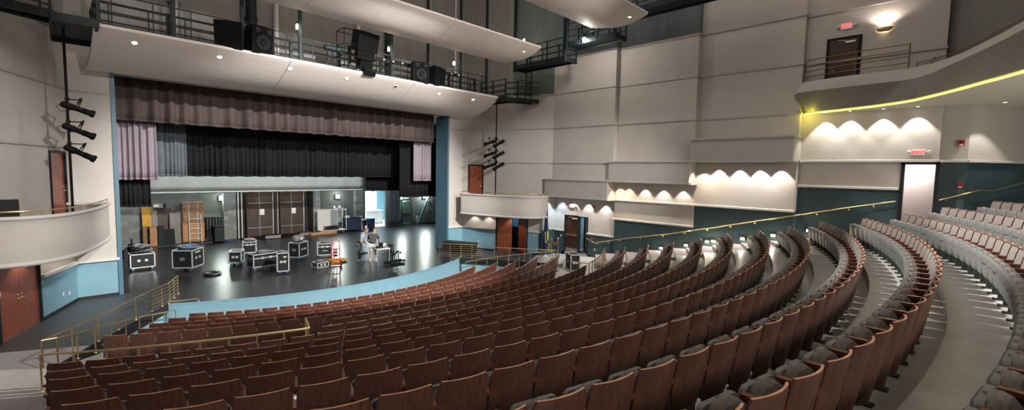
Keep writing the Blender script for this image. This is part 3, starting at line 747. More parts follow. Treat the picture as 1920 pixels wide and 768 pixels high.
# ------------------------------------------------------------------ hanging light trees
def stage_light(p, aim, lab, L=.62):
    r = empty('stage_light', p, 0, lab, 'stage light', 'stage lights on the hanging pipes')
    r.rotation_mode = 'QUATERNION'; r.rotation_quaternion = Vector(aim).normalized().to_track_quat('Y', 'Z')
    MB().lathe([(.05, -.36), (.09, -.33), (.10, -.10), (.075, -.05), (.075, .10), (.085, .12)], n=14, axis='Y').build('body', 'black_gear', r)
    MB().lathe([(.085, .12), (.085, .30), (.11, .33), (.11, .40), (.095, .40), (.08, .30)], n=14, axis='Y').build('lens_barrel', 'black_gear', r)
    MB().tube([(-.13, 0, 0), (-.13, 0, .22), (.13, 0, .22), (.13, 0, 0)], .013, 6).build('yoke', 'black_gear', r)
    mb = MB(); mb.cbox((0, 0, .27), (.05, .06, .1)); mb.tube([(0, 0, .3), (.05, 0, .34), (.09, 0, .29)], .012, 6); mb.build('clamp', 'black_gear', r)
    for sx in (-1, 1): MB().lathe([(.02, 0), (.024, .03)], (sx*.10, .12, .0), 8, axis='X').build('knob', 'black_gear', r)
    MB().tube([(0, -.35, .02), (-.05, -.42, -.12), (.0, -.3, -.22), (.04, -.12, -.1), (.02, .02, .24)], .009, 5).build('cable', 'cable_black', r)
    return r
for s in (-1, 1):
    sd = 'left' if s < 0 else 'right'
    r = empty('lighting_pipe', (s*8.70, -3.26, 0), 0, 'vertical black pipe carrying stage lights beside the %s balcony box' % sd, 'pipe', 'hanging lighting pipes')
    MB().tube([(0, 0, 8.9), (0, 0, 2.95)], .033, 8).build('pipe', 'black_gear', r)
    for z in (6.68, 6.03, 5.38):
        MB().tube([(-s*.32, 0, z), (s*.02, 0, z)] if s > 0 else [(-.02, 0, z), (.34, 0, z)], .018, 6).build('side_arm', 'black_gear', r)
        mb = MB(); mb.cbox((0, 0, z), (.1, .1, .1)); mb.build('clamp', 'black_gear', r)
    for i, z in enumerate((6.42, 5.77, 5.12)):
        nm = ['top', 'middle', 'lowest'][i]
        if s < 0:
            stage_light((s*8.70+.20, -3.30, z), (.92, .2, -.30-.1*i), '%s black spotlight on the hanging pipe by the left wall' % nm)
        else:
            stage_light((s*8.70-.42, -3.26, z), (-.85, .25, -.30), '%s left black spotlight on the right hanging pipe' % nm)
            stage_light((s*8.70+.16, -3.36, z-.02), (-.80, .25, -.48), '%s right black spotlight on the right hanging pipe' % nm)
# ------------------------------------------------------------------ brass railings
def rail_run(name, lab, path, h, npost, bars=(), group='brass railings', r_=.021, posts_at=None):
    """path: base points; h top rail height above base"""
    r = empty(name, (0, 0, 0), 0, lab, 'railing', group)
    P = [Vector(p) for p in path]
    cum = [0]
    for a, b in zip(P, P[1:]): cum.append(cum[-1]+(b-a).length)
    def at(t):
        for i in range(len(P)-1):
            if t <= cum[i+1]+1e-6: return P[i].lerp(P[i+1], (t-cum[i])/(cum[i+1]-cum[i]))
        return P[-1]
    MB().tube([p+Vector((0, 0, h)) for p in P], r_, 8).build('top_rail', 'brass', r)
    for i in range(npost):
        p = at(cum[-1]*i/(npost-1))
        mb = MB(); mb.tube([p, p+Vector((0, 0, h))], .017, 8); mb.lathe([(.045, 0), (.045, .012), (.025, .03)], p, 10)
        mb.build('post', 'brass', r)
    for z in bars: MB().tube([p+Vector((0, 0, z)) for p in P], .011, 6).build('bar', 'brass', r)
    return r
for s in (-1, 1):
    sd = 'left' if s < 0 else 'right'
    rail_run('brass_railing', 'six bar brass railing at the %s end of the stage edge' % sd, [(s*5.98, -1.64, 0), (s*6.46, -2.85, 0), (s*6.98, -3.5, 0)] if s < 0 else [(s*5.98, -1.64, 0), (s*6.46, -2.3, 0), (s*7.5, -3.6, 0)], .69, 5, (.10, .22, .34, .46, .57))
    rail_run('brass_railing', 'brass railing along the edge of the %s side platform' % sd, ([(s*6.98, -3.5, 0)] if s < 0 else [(s*7.5, -3.6, 0)])+[(s*7.6, -4.5, 0), (s*8.5, -5.98, 0), (s*9.40, -7.25, .01)], .69, 6)
    rail_run('brass_railing', 'brass handrail following the ramp down below the %s platform' % sd, [(s*6.35, -3.5, -.76), (s*7.5, -4.95, -.40), (s*9.15, -7.22, .03)], .66, 9)
    rail_run('brass_railing', 'short brass crossbar joining the two %s platform railings' % sd, [(s*9.40, -7.25, .02), (s*9.15, -7.22, .02)], .68, 2)
    rail_run('brass_railing', 'low brass toe rail on the apron edge at the %s' % sd, [(s*6.45, -2.93, 0), (s*5.63, -3.16, 0)], .085, 2)
    A0 = 31.4 if s < 0 else 30.0
    arc_ = [polar(17.93, s*R(a), .60) for a in np.linspace(A0, 17.0 if s < 0 else 17.6, 12)]
    rail_run('brass_railing', 'curved brass railing in front of the %s raised seat rows' % sd, arc_, .70, 10)
    rail_run('brass_railing', 'short brass return rail at the inner end of the %s curved railing' % sd, [polar(17.93, s*R(17.0 if s < 0 else 17.6), .60), polar(17.2, s*R(17.1 if s < 0 else 17.6), .60)], .70, 3)
# wall handrail on the right
r = empty('wall_handrail', (0, 0, 0), 0, 'long brass handrail climbing the dark right wall', 'handrail')
hp = [(11.45, -7.75, 1.20), (11.30, -8.4, 1.05), (11.26, -9.9, 1.43), (11.26, -12.46, 1.98), (11.26, -14.66, 2.53), (11.26, -16.74, 3.06), (11.5, -19.1, 3.66), (11.6, -20.62, 4.02)]
MB().tube(hp, .024, 8).build('rail', 'brass', r)
for i in range(14):
    t = i/13*(len(hp)-2)+.6; k = min(int(t), len(hp)-2); p = Vector(hp[k]).lerp(Vector(hp[k+1]), t-k)
    mb = MB(); mb.tube([p, p+Vector((.0, 0, -.07)), p+Vector((.14, 0, -.08))], .010, 6); mb.lathe([(.035, 0), (.035, .012)], (p.x+.13, p.y, p.z-.08), 10, axis='X')
    mb.build('bracket', 'brass', r)
r = empty('wall_handrail', (0, 0, 0), 0, 'brass handrail with a level break right of the upper exit door', 'handrail')
hp = [(12.05, -21.70, 4.10), (12.05, -22.25, 4.33), (12.35, -22.62, 4.47), (12.75, -22.95, 4.47), (13.8, -23.9, 4.85)]
MB().tube(hp, .024, 8).build('rail', 'brass', r)
for p in ((12.05, -21.9, 4.18), (12.15, -22.37, 4.38), (13.0, -23.17, 4.56)):
    mb = MB(); mb.tube([p, (p[0], p[1], p[2]-.07), (p[0]+.09, p[1]+.05, p[2]-.08)], .010, 6); mb.build('bracket', 'brass', r)
# rear balcony rail
pth = [Vector((p.x+.09, p.y-.1, 8.33)) for p in T_]
i1 = next(i for i, p in enumerate(pth) if p.y < -20.55)
r = empty('brass_railing', (0, 0, 0), 0, 'four bar brass railing on the straight part of the rear balcony', 'railing', 'brass railings')
seg = [p for p in pth[2:i1+1]]
for h in (.20, .40, .60, .80): MB().tube([p+Vector((.02, 0, h)) for p in seg], .018, 6).build('bar', 'bronze', r)
for p in (seg[0], seg[len(seg)//2], seg[-1]): MB().tube([p+Vector((.02, 0, 0)), p+Vector((.02, 0, .82))], .018, 6).build('post', 'bronze', r)
r = empty('brass_railing', (0, 0, 0), 0, 'low dark brass rail on the sweeping curve of the rear balcony', 'railing', 'brass railings')
seg = pth[i1+1:]
MB().tube([seg[0]]+[p+Vector((0, 0, .16)) for p in seg], .018, 6).build('top_rail', 'bronze', r)
MB().tube([p+Vector((0, 0, .09)) for p in seg], .012, 6).build('bar', 'bronze', r)
for p in seg[2::5]: MB().tube([p+Vector((0, 0, -.02)), p+Vector((0, 0, .16)), p+Vector((.06, -.06, .22))], .022, 6).build('bracket', 'bronze', r)

# ------------------------------------------------------------------ stage drapery
def drape(name, lab, x0, x1, y, z0, z1, m, pleat=.28, amp=.07, seed=1, cat='curtain', hem=True, group=None):
    rnd = random.Random(seed); W = x1-x0
    n = max(12, int(W/pleat*14)); ph = [rnd.uniform(.75, 1.3) for _ in range(200)]
    xs = [x0+W*i/n for i in range(n+1)]
    def yy(x, z):
        t = (x-x0)/pleat; k = int(t); a = amp*ph[k % 200]
        fall = .75+.25*(z1-z)/(z1-z0)
        q = math.sin(2*PI*t+.9*math.sin(t*1.7+seed))
        return y+a*fall*(2*abs(q)**1.6-1+.35*math.sin(4.1*PI*t+seed))
    zs = [z0+(z1-z0)*j/6 for j in range(7)]
    mb = MB(); mb.grid([[(x, yy(x, z), z+(.012*math.sin(x*9+seed) if j == 0 else 0)) for j, z in enumerate(zs)] for x in xs])
    root = mb.build(name, m)
    md = root.modifiers.new('thick', 'SOLIDIFY'); md.thickness = .012
    tag(root, lab, cat, group)
    if hem:
        mb = MB(); mb.grid([[(x, yy(x, z)-.012, z+(.012*math.sin(x*9+seed) if j == 0 else 0)) for j, z in enumerate((z0-.004, z0+.09))] for x in xs])
        h = mb.build('hem', m, root); md = h.modifiers.new('thick', 'SOLIDIFY'); md.thickness = .014
    return root
drape('stage_valance', 'brown pleated valance hanging across the whole stage opening', -7.42, 7.42, 1.0, 6.50, 8.9, 'valance_cloth', 1.15, .15, 3)
drape('stage_curtain', 'short lilac curtain leg hanging at the left of the stage opening', -7.30, -6.04, 1.7, 4.18, 6.9, 'curtain_lilac', .42, .09, 5, group='lilac curtain legs')
drape('stage_curtain', 'short lilac curtain leg hanging at the right of the stage opening', 6.46, 7.75, 1.7, 4.12, 6.9, 'curtain_lilac', .40, .09, 8, group='lilac curtain legs')
drape('stage_curtain', 'black leg hanging below the left lilac curtain', -7.6, -6.22, 2.3, 3.04, 6.9, 'curtain_black', .35, .06, 9, group='black stage masking')
drape('stage_curtain', 'black leg below and around the right lilac curtain', 5.85, 8.8, 2.4, 3.08, 6.9, 'curtain_black', .35, .07, 10, group='black stage masking')
drape('stage_curtain', 'wide black border curtain across the middle of the stage', -6.1, 7.2, 4.0, 4.29, 8.6, 'curtain_black', .5, .08, 11, group='black stage masking')
drape('stage_curtain', 'black border curtain hanging lower right of the pale scrim', 4.9, 7.9, 4.9, 3.38, 8.2, 'curtain_black', .45, .06, 12, group='black stage masking')
drape('stage_curtain', 'grey lit strip of curtain behind the left lilac leg', -5.98, -4.7, 3.6, 4.3, 7.5, 'curtain_grey', .33, .05, 14, group='black stage masking')
drape('stage_scrim', 'wide pale grey drop hanging low above the back of the stage', -6.4, 6.83, 9.0, 3.22, 5.6, 'scrim_white', 3.0, .02, 13)
drape('stage_curtain', 'tall dark blue grey curtain hanging beside the bright backstage opening', 10.42, 11.55, 11.6, .02, 4.5, 'curtain_grey', .28, .07, 15)

# ------------------------------------------------------------------ stage house
mb = MB()
mb.box(-16, 8.55, 12, 12.2, 0, 9, 0); mb.box(8.55, 10.42, 12, 12.2, 3.02, 9, 0); mb.box(10.42, 16, 12, 12.2, 0, 9, 0)
struct(mb.build('wall_stage', 'block_grey'), 'grey concrete block wall at the back of the stage', 'wall')
mb = MB(); mb.box(-16.2, -16, .2, 12.2, 0, 12); mb.box(16, 16.2, .2, 12.2, 0, 12)
struct(mb.build('wall_stage', 'block_grey'), 'grey concrete block side walls of the stage house', 'wall')
mb = MB(); mb.box(-16.2, -8.63, .1, .3, 0, 12); mb.box(8.63, 16.2, .1, .3, 0, 12)
struct(mb.build('wall_stage', 'void_black'), 'black inner face of the wall beside the stage opening', 'wall')
mb = MB(); mb.box(-16.2, 16.2, .1, 12.2, 11.0, 11.2)
struct(mb.build('ceiling', 'void_black'), 'black stage loft ceiling above the curtains', 'ceiling')
mb = MB()
mb.box(8.0, 12.2, 16.8, 17, 0, 4, 0); mb.box(12.2, 14.5, 16.8, 17, 0, 4, 1); mb.box(7.9, 8.0, 12.2, 17, 0, 4, 0); mb.box(14.4, 14.5, 12.2, 17, 0, 4, 1); mb.box(8, 14.5, 12.2, 17, 3.6, 3.7, 0); mb.box(8, 14.5, 12.1, 17, -.1, 0.0, 0)
struct(mb.build('wall_stage', ['corridor_white', 'corridor_blue']), 'bright white and blue room beyond the backstage opening', 'wall')
lamp('AREA', (10, 14.4, 3.5), 260, (.85, .97, 1), 2.0, (10, 14.4, 0))
r = empty('counter', (10.55, 14.4, 0), 0, 'white counter cabinet in the bright room beyond the stage', 'cabinet')
MB().box(-.8, .75, -.3, .3, .05, 1.10).build('body', 'corridor_white', r)
MB().box(-.85, .8, -.34, .34, 1.10, 1.16).build('worktop', 'white_plastic', r)
for x in (-.53, -.02, .49): MB().box(x-.24, x+.24, -.325, -.30, .1, 1.05).build('door', 'white_plastic', r)
MB().box(-.8, .75, -.25, .28, 0, .05).build('plinth', 'baseboard_black', r)
door('door_8', 'dark green backstage exit door with a brass push bar', (11.95, 12.0), (12.88, 12.0), 0, 2.16, 'green_door', (0, -1), 'bar', closer=True, inset=.012)
def pier(x0, x1, y0, lab):
    mb = MB(); mb.box(x0, x1, y0, 12.0, 0, 5.5)
    struct(mb.build('column', 'block_pier'), lab, 'column')
pier(-6.55, -5.75, 11.5, 'concrete block pier at the left of the backstage storage')
pier(-1.5, -.78, 11.5, 'concrete block pier left of the tall brown shell towers')
pier(4.15, 4.75, 11.6, 'concrete block pier right of the tall brown shell towers')
pier(7.55, 8.2, 11.6, 'concrete block pier beside the bright backstage opening')
mb = MB(); mb.box(-12.5, -.3, 11.0, 12.0, .0, .05)
struct(mb.build('floor', 'platform_dark'), 'low dark step along the back wall of the stage', 'floor')
# shell towers
def tower(x, w, lab, seed):
    r = empty('shell_tower', (x, 11.35, 0), 0, lab, 'shell tower', 'orchestra shell towers')
    hgt = 3.9
    MB().box(-w/2, w/2, .0, .06, .12, hgt).build('panel', 'shell_brown', r)
    for sx in (-1, 1):
        MB().box(sx*w/2-.05, sx*w/2+.05, -.04, .10, .1, hgt).build('frame', 'aluminium' if seed else 'trim_white', r)
        MB().hexa([(sx*w/2, -.5, .1), (sx*w/2+.06, -.5, .1), (sx*w/2+.06, 0, .1), (sx*w/2, 0, .1), (sx*w/2, -.35, hgt), (sx*w/2+.06, -.35, hgt), (sx*w/2+.06, 0, hgt), (sx*w/2, 0, hgt)]).build('wing', 'shell_brown', r)
    MB().box(-.02, .02, -.03, 0, .12, hgt).build('mullion', 'steel_grey', r)
    for z in (.7, 2.35): MB().box(-w/2, w/2, -.05, 0, z-.025, z+.025).build('rail', 'steel_grey', r)
    for sx in (-.09, .09): MB().lathe([(.03, -.07), (.03, -.03)], (sx, 0, 2.35), 10, axis='Y').build('knob', 'white_plastic', r)
    MB().box(.02, .30, -.035, -.03, 1.55, 1.95).build('notice', 'white_plastic', r)
    MB().box(-w/2, w/2, -.75, .1, .0, .12).build('base', 'black_gear', r)
    return r
tower(.55, 1.75, 'left tall brown shell tower with a pale frame', 1)
tower(2.60, 1.75, 'right tall brown shell tower with a pale frame', 1)
r = empty('folded_shell', (-.52, 11.3, 0), 0, 'folded shell tower edge with two pale uprights beside the left pier', 'shell tower', 'orchestra shell towers')
for x in (-.20, .0, .24): MB().box(x-.035, x+.035, -.04, .06, .08, 3.9).build('frame', 'trim_white', r)
MB().box(-.16, .22, .0, .05, .08, 3.9).build('panel', 'black_matte', r); MB().box(-.22, .26, -.3, .1, 0, .08).build('base', 'black_gear', r)
for x, yy, w, lab in ((1.05, 10.5, .95, 'low grey platform box in front of the left shell tower'), (3.2, 10.6, .8, 'low grey platform box in front of the right shell tower')):
    r = empty('platform_box', (x, yy, 0), 0, lab, 'platform', 'low stage platform boxes')
    MB().box(-w/2, w/2, -.25, .25, .04, .24).build('body', 'grey_board', r)
    MB().box(-w/2-.01, w/2+.01, -.26, .26, .24, .28).build('top', 'black_matte', r)
    for sx in (-1, 1): MB().box(sx*w*.4-.03, sx*w*.4+.03, -.2, .2, 0, .04).build('foot', 'rubber', r)
r = empty('curtain_track', (.0, 0, 0)); bpy.data.objects.remove(r)
drape('stage_curtain', 'narrow black curtain between the folded shell edge and the shell towers', -.26, -.14, 11.3, .05, 3.9, 'curtain_black', .12, .03, 21, group='black stage masking')
drape('stage_curtain', 'narrow black curtain right of the shell towers', 3.62, 4.12, 11.3, .05, 3.9, 'curtain_black', .16, .03, 22, group='black stage masking')
# storage clutter at the back left
def board(name, lab, x, y, w, h, t, lean, m, rz=0., parts=True, z=.05, cat='board'):
    r = empty(name, (x, y, z), rz, lab, cat)
    b = MB().box(-w/2, w/2, -t/2, t/2, 0, h).build('panel', m, r, bevel=.006); b.rotation_euler = (-lean, 0, 0)
    if parts:
        for zz in (.06, h-.06):
            c = MB().box(-w/2+.01, w/2-.01, -t/2-.012, -t/2, zz-.04, zz+.04).build('batten', m, r); c.rotation_euler = (-lean, 0, 0)
    return r
board('wooden_board', 'bright yellow wooden panel on the wall above the orange box', -5.30, 11.7, .58, 1.15, .05, .05, 'yellow_board', z=1.15)
board('wooden_crate', 'orange plywood box standing beside the concrete pier', -5.15, 11.3, .34, 1.12, .3, 0, 'plywood_orange', cat='crate')
board('wooden_crate', 'dull orange narrow plank between pier and orange box', -5.52, 11.4, .2, 1.12, .2, 0, 'cardboard', cat='crate')
board('equipment_case', 'dark teal upright case with pale corners beside the orange box', -4.80, 11.25, .30, 1.15, .35, 0, 'steel_dark', cat='case')
board('grey_panel', 'pale leaning panel behind the dark upright case', -5.0, 11.6, .25, 2.1, .06, .05, 'grey_board', R(4))
board('wooden_board', 'large brown wooden panel leaning on the back wall', -4.62, 11.75, .85, 2.15, .06, .03, 'shell_brown')
board('black_panel', 'black square panel leaning low against the boards', -4.42, 11.2, .6, .95, .04, .14, 'black_matte', R(3))
board('grey_panel', 'wide curved grey panel left of the cardboard stack', -4.12, 11.4, .42, 1.9, .07, .08, 'grey_board', R(-5))
board('grey_panel', 'narrow grey panel touching the cardboard stack', -3.84, 11.45, .3, 1.95, .07, .06, 'grey_board', R(4))
for z0, h, w, lab in ((.10, 1.25, 1.12, 'lowest and largest orange cardboard crate of the strapped stack'), (1.36, .60, 1.06, 'middle brown crate of the strapped stack'), (1.97, .60, 1.10, 'topmost brown crate of the strapped stack')):
    r = empty('crate', (-3.18, 11.5, z0), R(-2), lab, 'crate', 'strapped crates at the back of the stage')
    MB().box(-w/2, w/2, -.35, .35, 0, h).build('box', 'plywood_orange' if z0 < 1 else 'cardboard', r, bevel=.02)
    for x in (-.22, .22): MB().box(x-.03, x+.03, -.36, .36, -.002, h+.006).build('strap', 'steel_grey', r)
    for z in (.03, h-.09): MB().box(-w/2-.01, w/2+.01, -.365, -.35, z, z+.06).build('batten', 'cardboard', r)
r = empty('folding_rack', (-3.14, 11.0, .05), 0, 'steel frame rack leaning on the orange crate', 'rack')
for x in (-.3, .3): MB().tube([(x, -.12, 0), (x, .06, 1.75)], .017, 6).build('upright', 'aluminium', r)
for k in range(5): MB().tube([(-.3, -.1+.03*k, .3+.3*k), (.3, -.1+.03*k, .3+.3*k)], .012, 6).build('rung', 'aluminium', r)
r = empty('carton', (-4.85, 11.7, 2.25), 0, 'small pale carton lying on top of the leaning boards', 'box')
MB().box(-.24, .24, -.15, .15, 0, .26).build('box', 'grey_board', r); MB().box(-.2, .05, -.155, -.15, .06, .2).build('sticker', 'white_plastic', r); MB().box(.24, .4, -.14, .14, 0, .24).build('flap', 'steel_dark', r)
for k in range(6):
    r = empty('music_chair_cart', (-2.45+.165*k, 11.55, .05), 0, '%s dark stacked chair frame from the left by the block pier' % ['first', 'second', 'third', 'fourth', 'fifth', 'sixth'][k], 'chair', 'stacked dark chairs at the back')
    MB().box(-.07, .07, -.25, .2, .75, 1.5).build('back', 'steel_dark' if k % 2 else 'black_matte', r); MB().box(-.07, .07, -.3, .15, .25, .7).build('seat', 'black_matte', r)
    for yy in (-.28, .15): MB().tube([(0, yy, 0), (0, yy, 1.42)], .014, 6).build('leg', 'steel_grey', r)
r = empty('wheeled_bin', (-1.95, 10.9, 0), 0, 'dark blue bin standing before the stacked chairs', 'bin')
MB().prism([(-.26, -.26), (.26, -.26), (.26, .26), (-.26, .26)], .06, .98).build('body', 'steel_dark', r, bevel=.03); MB().box(-.29, .29, -.29, .29, .98, 1.04).build('lid', 'black_gear', r, bevel=.02)
for sx in (-.2, .2): MB().lathe([(.06, -.02), (.06, .02)], (sx, -.2, .06), 10, axis='X').build('wheel', 'rubber', r)
r = empty('cable_heap', (-1.5, 10.75, 0), 0, 'small blue cable heap by the block pier', 'cable')
rn = random.Random(4)
for k in range(5): MB().tube([(rn.uniform(-.16, .16), rn.uniform(-.1, .1), .02+rn.uniform(0, .12)) for _ in range(9)], .014, 5).build('cable', 'cable_blue', r)
for x, y, lab in ((-6.9, 8.2, 'black wheeled gear cluster beside the left jamb'), (-6.3, 9.4, 'short black cable stand beside the block pier')):
    r = empty('gear_stand', (x, y, 0), 0, lab, 'stand', 'dark stands at the left of the stage')
    MB().lathe([(.22, 0), (.22, .08), (.05, .1)], n=14).build('base', 'black_gear', r); MB().tube([(0, 0, .1), (0, 0, 1.0 if x < -6.5 else .8)], .03, 8).build('pole', 'steel_grey' if x < -6.5 else 'black_gear', r)
    MB().lathe([(.16, .12), (.2, .3), (.16, .5), (.06, .55)], n=12).build('drum', 'black_gear', r)
    MB().tube([(.18*math.cos(a), .18*math.sin(a), .3+.03*a) for a in np.linspace(0, 9, 30)], .02, 6).build('cable', 'cable_grey', r)
# back right
r = empty('flat_cart', (5.2, 10.6, 0), 0, 'white framed flat cart carrying cables before the back wall', 'cart')
MB().box(-.95, .95, -.35, .35, .22, .27).build('deck', 'aluminium', r)
for x in (-.75, .75):
    for y in (-.25, .25): MB().lathe([(.08, -.02), (.08, .02)], (x, y, .09), 12, axis='Y').build('wheel', 'red_paint', r)
MB().tube([(.93, -.33, .25), (.93, -.33, 1.75), (.93, .33, 1.75), (.93, .33, .25)], .02, 6).build('hoop', 'aluminium', r)
r = empty('white_board', (4.95, 10.75, .27), 0, 'white and grey display board standing on the flat cart', 'board')
MB().box(-.75, .75, 0, .04, 0, 1.5).build('frame', 'white_plastic', r); MB().box(-.72, .2, -.006, 0, .03, 1.46).build('sheet', 'white_plastic', r); MB().box(.2, .72, -.006, 0, .03, 1.46).build('screen', 'screen_grey', r)
r = empty('cable_heap', (5.1, 10.35, .27), 0, 'black cable heap piled on the flat cart', 'cable')
for k in range(8): MB().tube([(rn.uniform(-.6, .6), rn.uniform(-.1, .1), .03+rn.uniform(0, .3)) for _ in range(8)], .018, 5).build('cable', 'cable_black', r)
r = empty('lumber_stack', (4.35, 10.2, 0), R(4), 'low stack of pale timber battens left of the flat cart', 'timber')
for k in range(6): MB().box(-.95, .95, -.24+.16*(k % 3), -.1+.16*(k % 3), .1*(k//3)+.02, .1*(k//3)+.1).build('batten', 'plywood_orange' if k % 2 else 'cardboard', r)
r = empty('electrical_panel', (6.25, 11.95, .62), 0, 'grey electrical cabinet on the wall under the bright lamp', 'cabinet')
MB().box(-.42, .42, -.22, 0, 0, 1.15).build('body', 'steel_grey', r, bevel=.01); MB().box(-.38, .38, -.235, -.22, .04, 1.1).build('door', 'screen_grey', r); MB().box(-.15, .2, -.25, -.235, .82, .88).build('handle', 'red_paint', r)
for x in (-.3, .1): MB().box(x-.07, x+.07, -.1, 0, 1.15, 1.28).build('box', 'white_plastic', r)
r = empty('cabinet', (7.0, 11.1, 0), 0, 'navy black wheeled cabinet under the electrical panel', 'cabinet')
MB().box(-.62, .62, -.3, .3, .1, .98).build('body', 'navy', r, bevel=.01); MB().box(-.65, .65, -.33, .33, .98, 1.02).build('top', 'black_gear', r)
for x in (-.5, .5): MB().lathe([(.05, -.02), (.05, .02)], (x, -.25, .05), 10, axis='Y').build('caster', 'rubber', r)
r = empty('white_carton', (6.6, 11.1, 1.02), 0, 'small white box on the navy cabinet', 'box')
MB().box(-.13, .13, -.1, .1, 0, .15).build('body', 'white_plastic', r); MB().box(-.1, .1, -.105, -.1, .04, .1).build('sticker', 'grey_board', r)
r = empty('folded_chair', (7.95, 11.0, 0), 0, 'pale folding chair leaning between cabinet and blue bin', 'chair')
for sx in (-.22, .22): MB().tube([(sx, -.12, 0), (sx, .08, .85)], .03, 6).build('leg', 'trim_white', r)
MB().box(-.2, .2, -.02, .02, .3, .75).build('seat', 'black_matte', r); MB().box(-.24, .24, .0, .06, .72, .84).build('back', 'trim_white', r)
r = empty('bin', (8.45, 10.9, 0), 0, 'blue grey bin at the left edge of the bright opening', 'bin')
MB().prism([(-.24, -.24), (.24, -.24), (.24, .24), (-.24, .24)], 0, .85).build('body', 'navy', r, bevel=.03); MB().box(-.26, .26, -.26, .26, .85, .9).build('rim', 'cable_blue', r)
r = empty('fire_extinguisher', (13.4, 11.85, .15), 0, 'silver fire extinguisher on the wall right of the green door', 'extinguisher')
MB().lathe([(.1, 0), (.11, .05), (.11, .5), (.06, .58), (.03, .62)], n=14).build('body', 'steel_grey', r); MB().tube([(0, 0, .62), (-.08, -.02, .6), (-.12, -.02, .35)], .015, 6).build('hose', 'rubber', r); MB().cbox((0, -.02, .66), (.12, .04, .05)).build('lever', 'black_gear', r)
r = empty('steel_brace', (13.9, 11.6, 0), 0, 'diagonal steel brace frame against the right back wall', 'brace')
MB().bar((-.55, 0, .05), (.75, 0, 2.75), .14, .16).build('beam', 'frame_blue', r); MB().bar((.45, -.05, 2.1), (1.8, -.2, .2), .14, .16).build('beam', 'frame_blue', r); MB().bar((-.6, .05, .06), (1.95, -.1, .06), .12, .12).build('base', 'steel_dark', r)
MB().tube([(.45, -.15, 2.05), (.3, -.2, 1.8), (.5, -.22, 1.6), (.6, -.2, 1.9), (.45, -.15, 2.05)], .025, 6).build('rope', 'brass', r)
for i, (x, z, e, lab) in enumerate(((-1.52, 2.72, 260, 'bright work lamp on the back wall above the stacked chairs'), (6.2, 2.62, 260, 'bright work lamp on the back wall above the electrical panel'), (14.2, 2.40, 220, 'bright work lamp on the wall above the steel brace'), (11.75, 2.40, 160, 'bright work lamp just left of the green backstage door'))):
    r = empty('work_lamp', (x, 11.9, z), 0, lab, 'lamp', 'backstage wall lamps')
    hs = MB().box(-.16, .16, -.06, .08, -.15, .15).build('housing', 'steel_grey', r); MB().box(-.14, .14, -.09, -.06, -.13, .13).build('lens', 'cool_lamp', hs)
    lamp('SPOT', (x, 11.74, z), e*.75, (.86, 1, .93), .10, (x, 6.5, 0), 150, .4)
    lamp('POINT', (x, 11.6, z+.1), e*(.12 if x < 10 else .45), (.86, 1, .93), .12)
r = empty('exit_sign', (12.4, 11.95, 2.38), 0, 'small red lit exit sign above the green backstage door', 'sign', 'exit signs')
MB().box(-.18, .18, -.06, 0, -.09, .11).build('body', 'sign_white', r); text('EXIT', .15, r, (0, -.066, .01), (R(90), 0, 0), 'exit_red')
# ------------------------------------------------------------------ road cases
def case(lab, c, rz, w, d, h, leg=.16, latch=2, lid=None, name='road_case', caster='caster_blue', labels=(), group='road cases on the stage'):
    r = empty(name, (c[0], c[1], c[2] if len(c) > 2 else 0), rz, lab, 'road case', group)
    z0 = leg; z1 = leg+h
    MB().box(-w/2, w/2, -d/2, d/2, z0, z1).build('body', 'case_black', r)
    e = .022; mb = MB()
    for sx in (-1, 1):
        for sy in (-1, 1):
            x, y = sx*w/2, sy*d/2; mb.box(x-e, x+e, y-e, y+e, z0-.004, z1+.004)
    zs = [z0, z1]+([z1-lid] if lid else [])
    for z in zs:
        for sx in (-1, 1): mb.box(sx*w/2-e, sx*w/2+e, -d/2, d/2, z-e, z+e)
        for sy in (-1, 1): mb.box(-w/2, w/2, sy*d/2-e, sy*d/2+e, z-e, z+e)
    mb.build('edging', 'aluminium', r)
    mb = MB()
    for sx in (-1, 1):
        for sy in (-1, 1):
            for z in zs[:2]: mb.ball((sx*w/2, sy*d/2, z), .036, 0, 8, 6)
    mb.build('corner', 'steel_grey', r)
    zl = z1-lid if lid else z0+h*.52
    for i in range(latch):
        x = (i+.5)/latch*w*.62-w*.31
        for sy in (-1, 1):
            mb = MB(); mb.box(x-.055, x+.055, sy*d/2-.026, sy*d/2+.026, zl-.05, zl+.05); mb.box(x-.02, x+.02, sy*d/2-.034, sy*d/2+.034, zl-.02, zl+.02)
            mb.build('latch', 'aluminium', r)
    for sx in (-1, 1):
        mb = MB(); mb.box(sx*w/2-.026, sx*w/2+.026, -.1, .1, z0+h*.42, z0+h*.60); mb.build('handle', 'steel_grey', r)
    if leg > .05:
        for sx in (-1, 1):
            for sy in (-1, 1):
                x, y = sx*(w/2-.09), sy*(d/2-.09); fk = MB().box(x-.035, x+.035, y-.04, y+.04, .06, leg).build('caster', 'steel_grey', r)
                mb = MB(); mb.lathe([(.062, -.022), (.062, .022)], (x, y, .062), 12, axis='Y'); mb.build('wheel', caster, fk)
    for (x, z, ww, hh, side) in labels:
        if side == 'f': MB().box(x-ww/2, x+ww/2, -d/2-.006, -d/2, z-hh/2, z+hh/2).build('label_strip', 'white_plastic', r)
        else: MB().box(w/2, w/2+.006, x-ww/2, x+ww/2, z-hh/2, z+hh/2).build('label_strip', 'white_plastic', r)
    return r
case('black road case under a tangle of cables, nearest the left jamb', (-6.42, 4.25), R(2), .86, .62, .60, labels=[])
case('tall black road case topped with a coiled cable, second from the left', (-4.86, 3.05), R(52), .92, .82, .78, labels=[(0, .82, .4, .05, 'f'), (.0, .78, .38, .05, 's'), (0, .66, .34, .035, 's'), (-.1, .52, .16, .05, 's')])
case('low black road case left of the long trunk', (-2.98, 2.72), R(-24), .52, .72, .52, leg=.18)
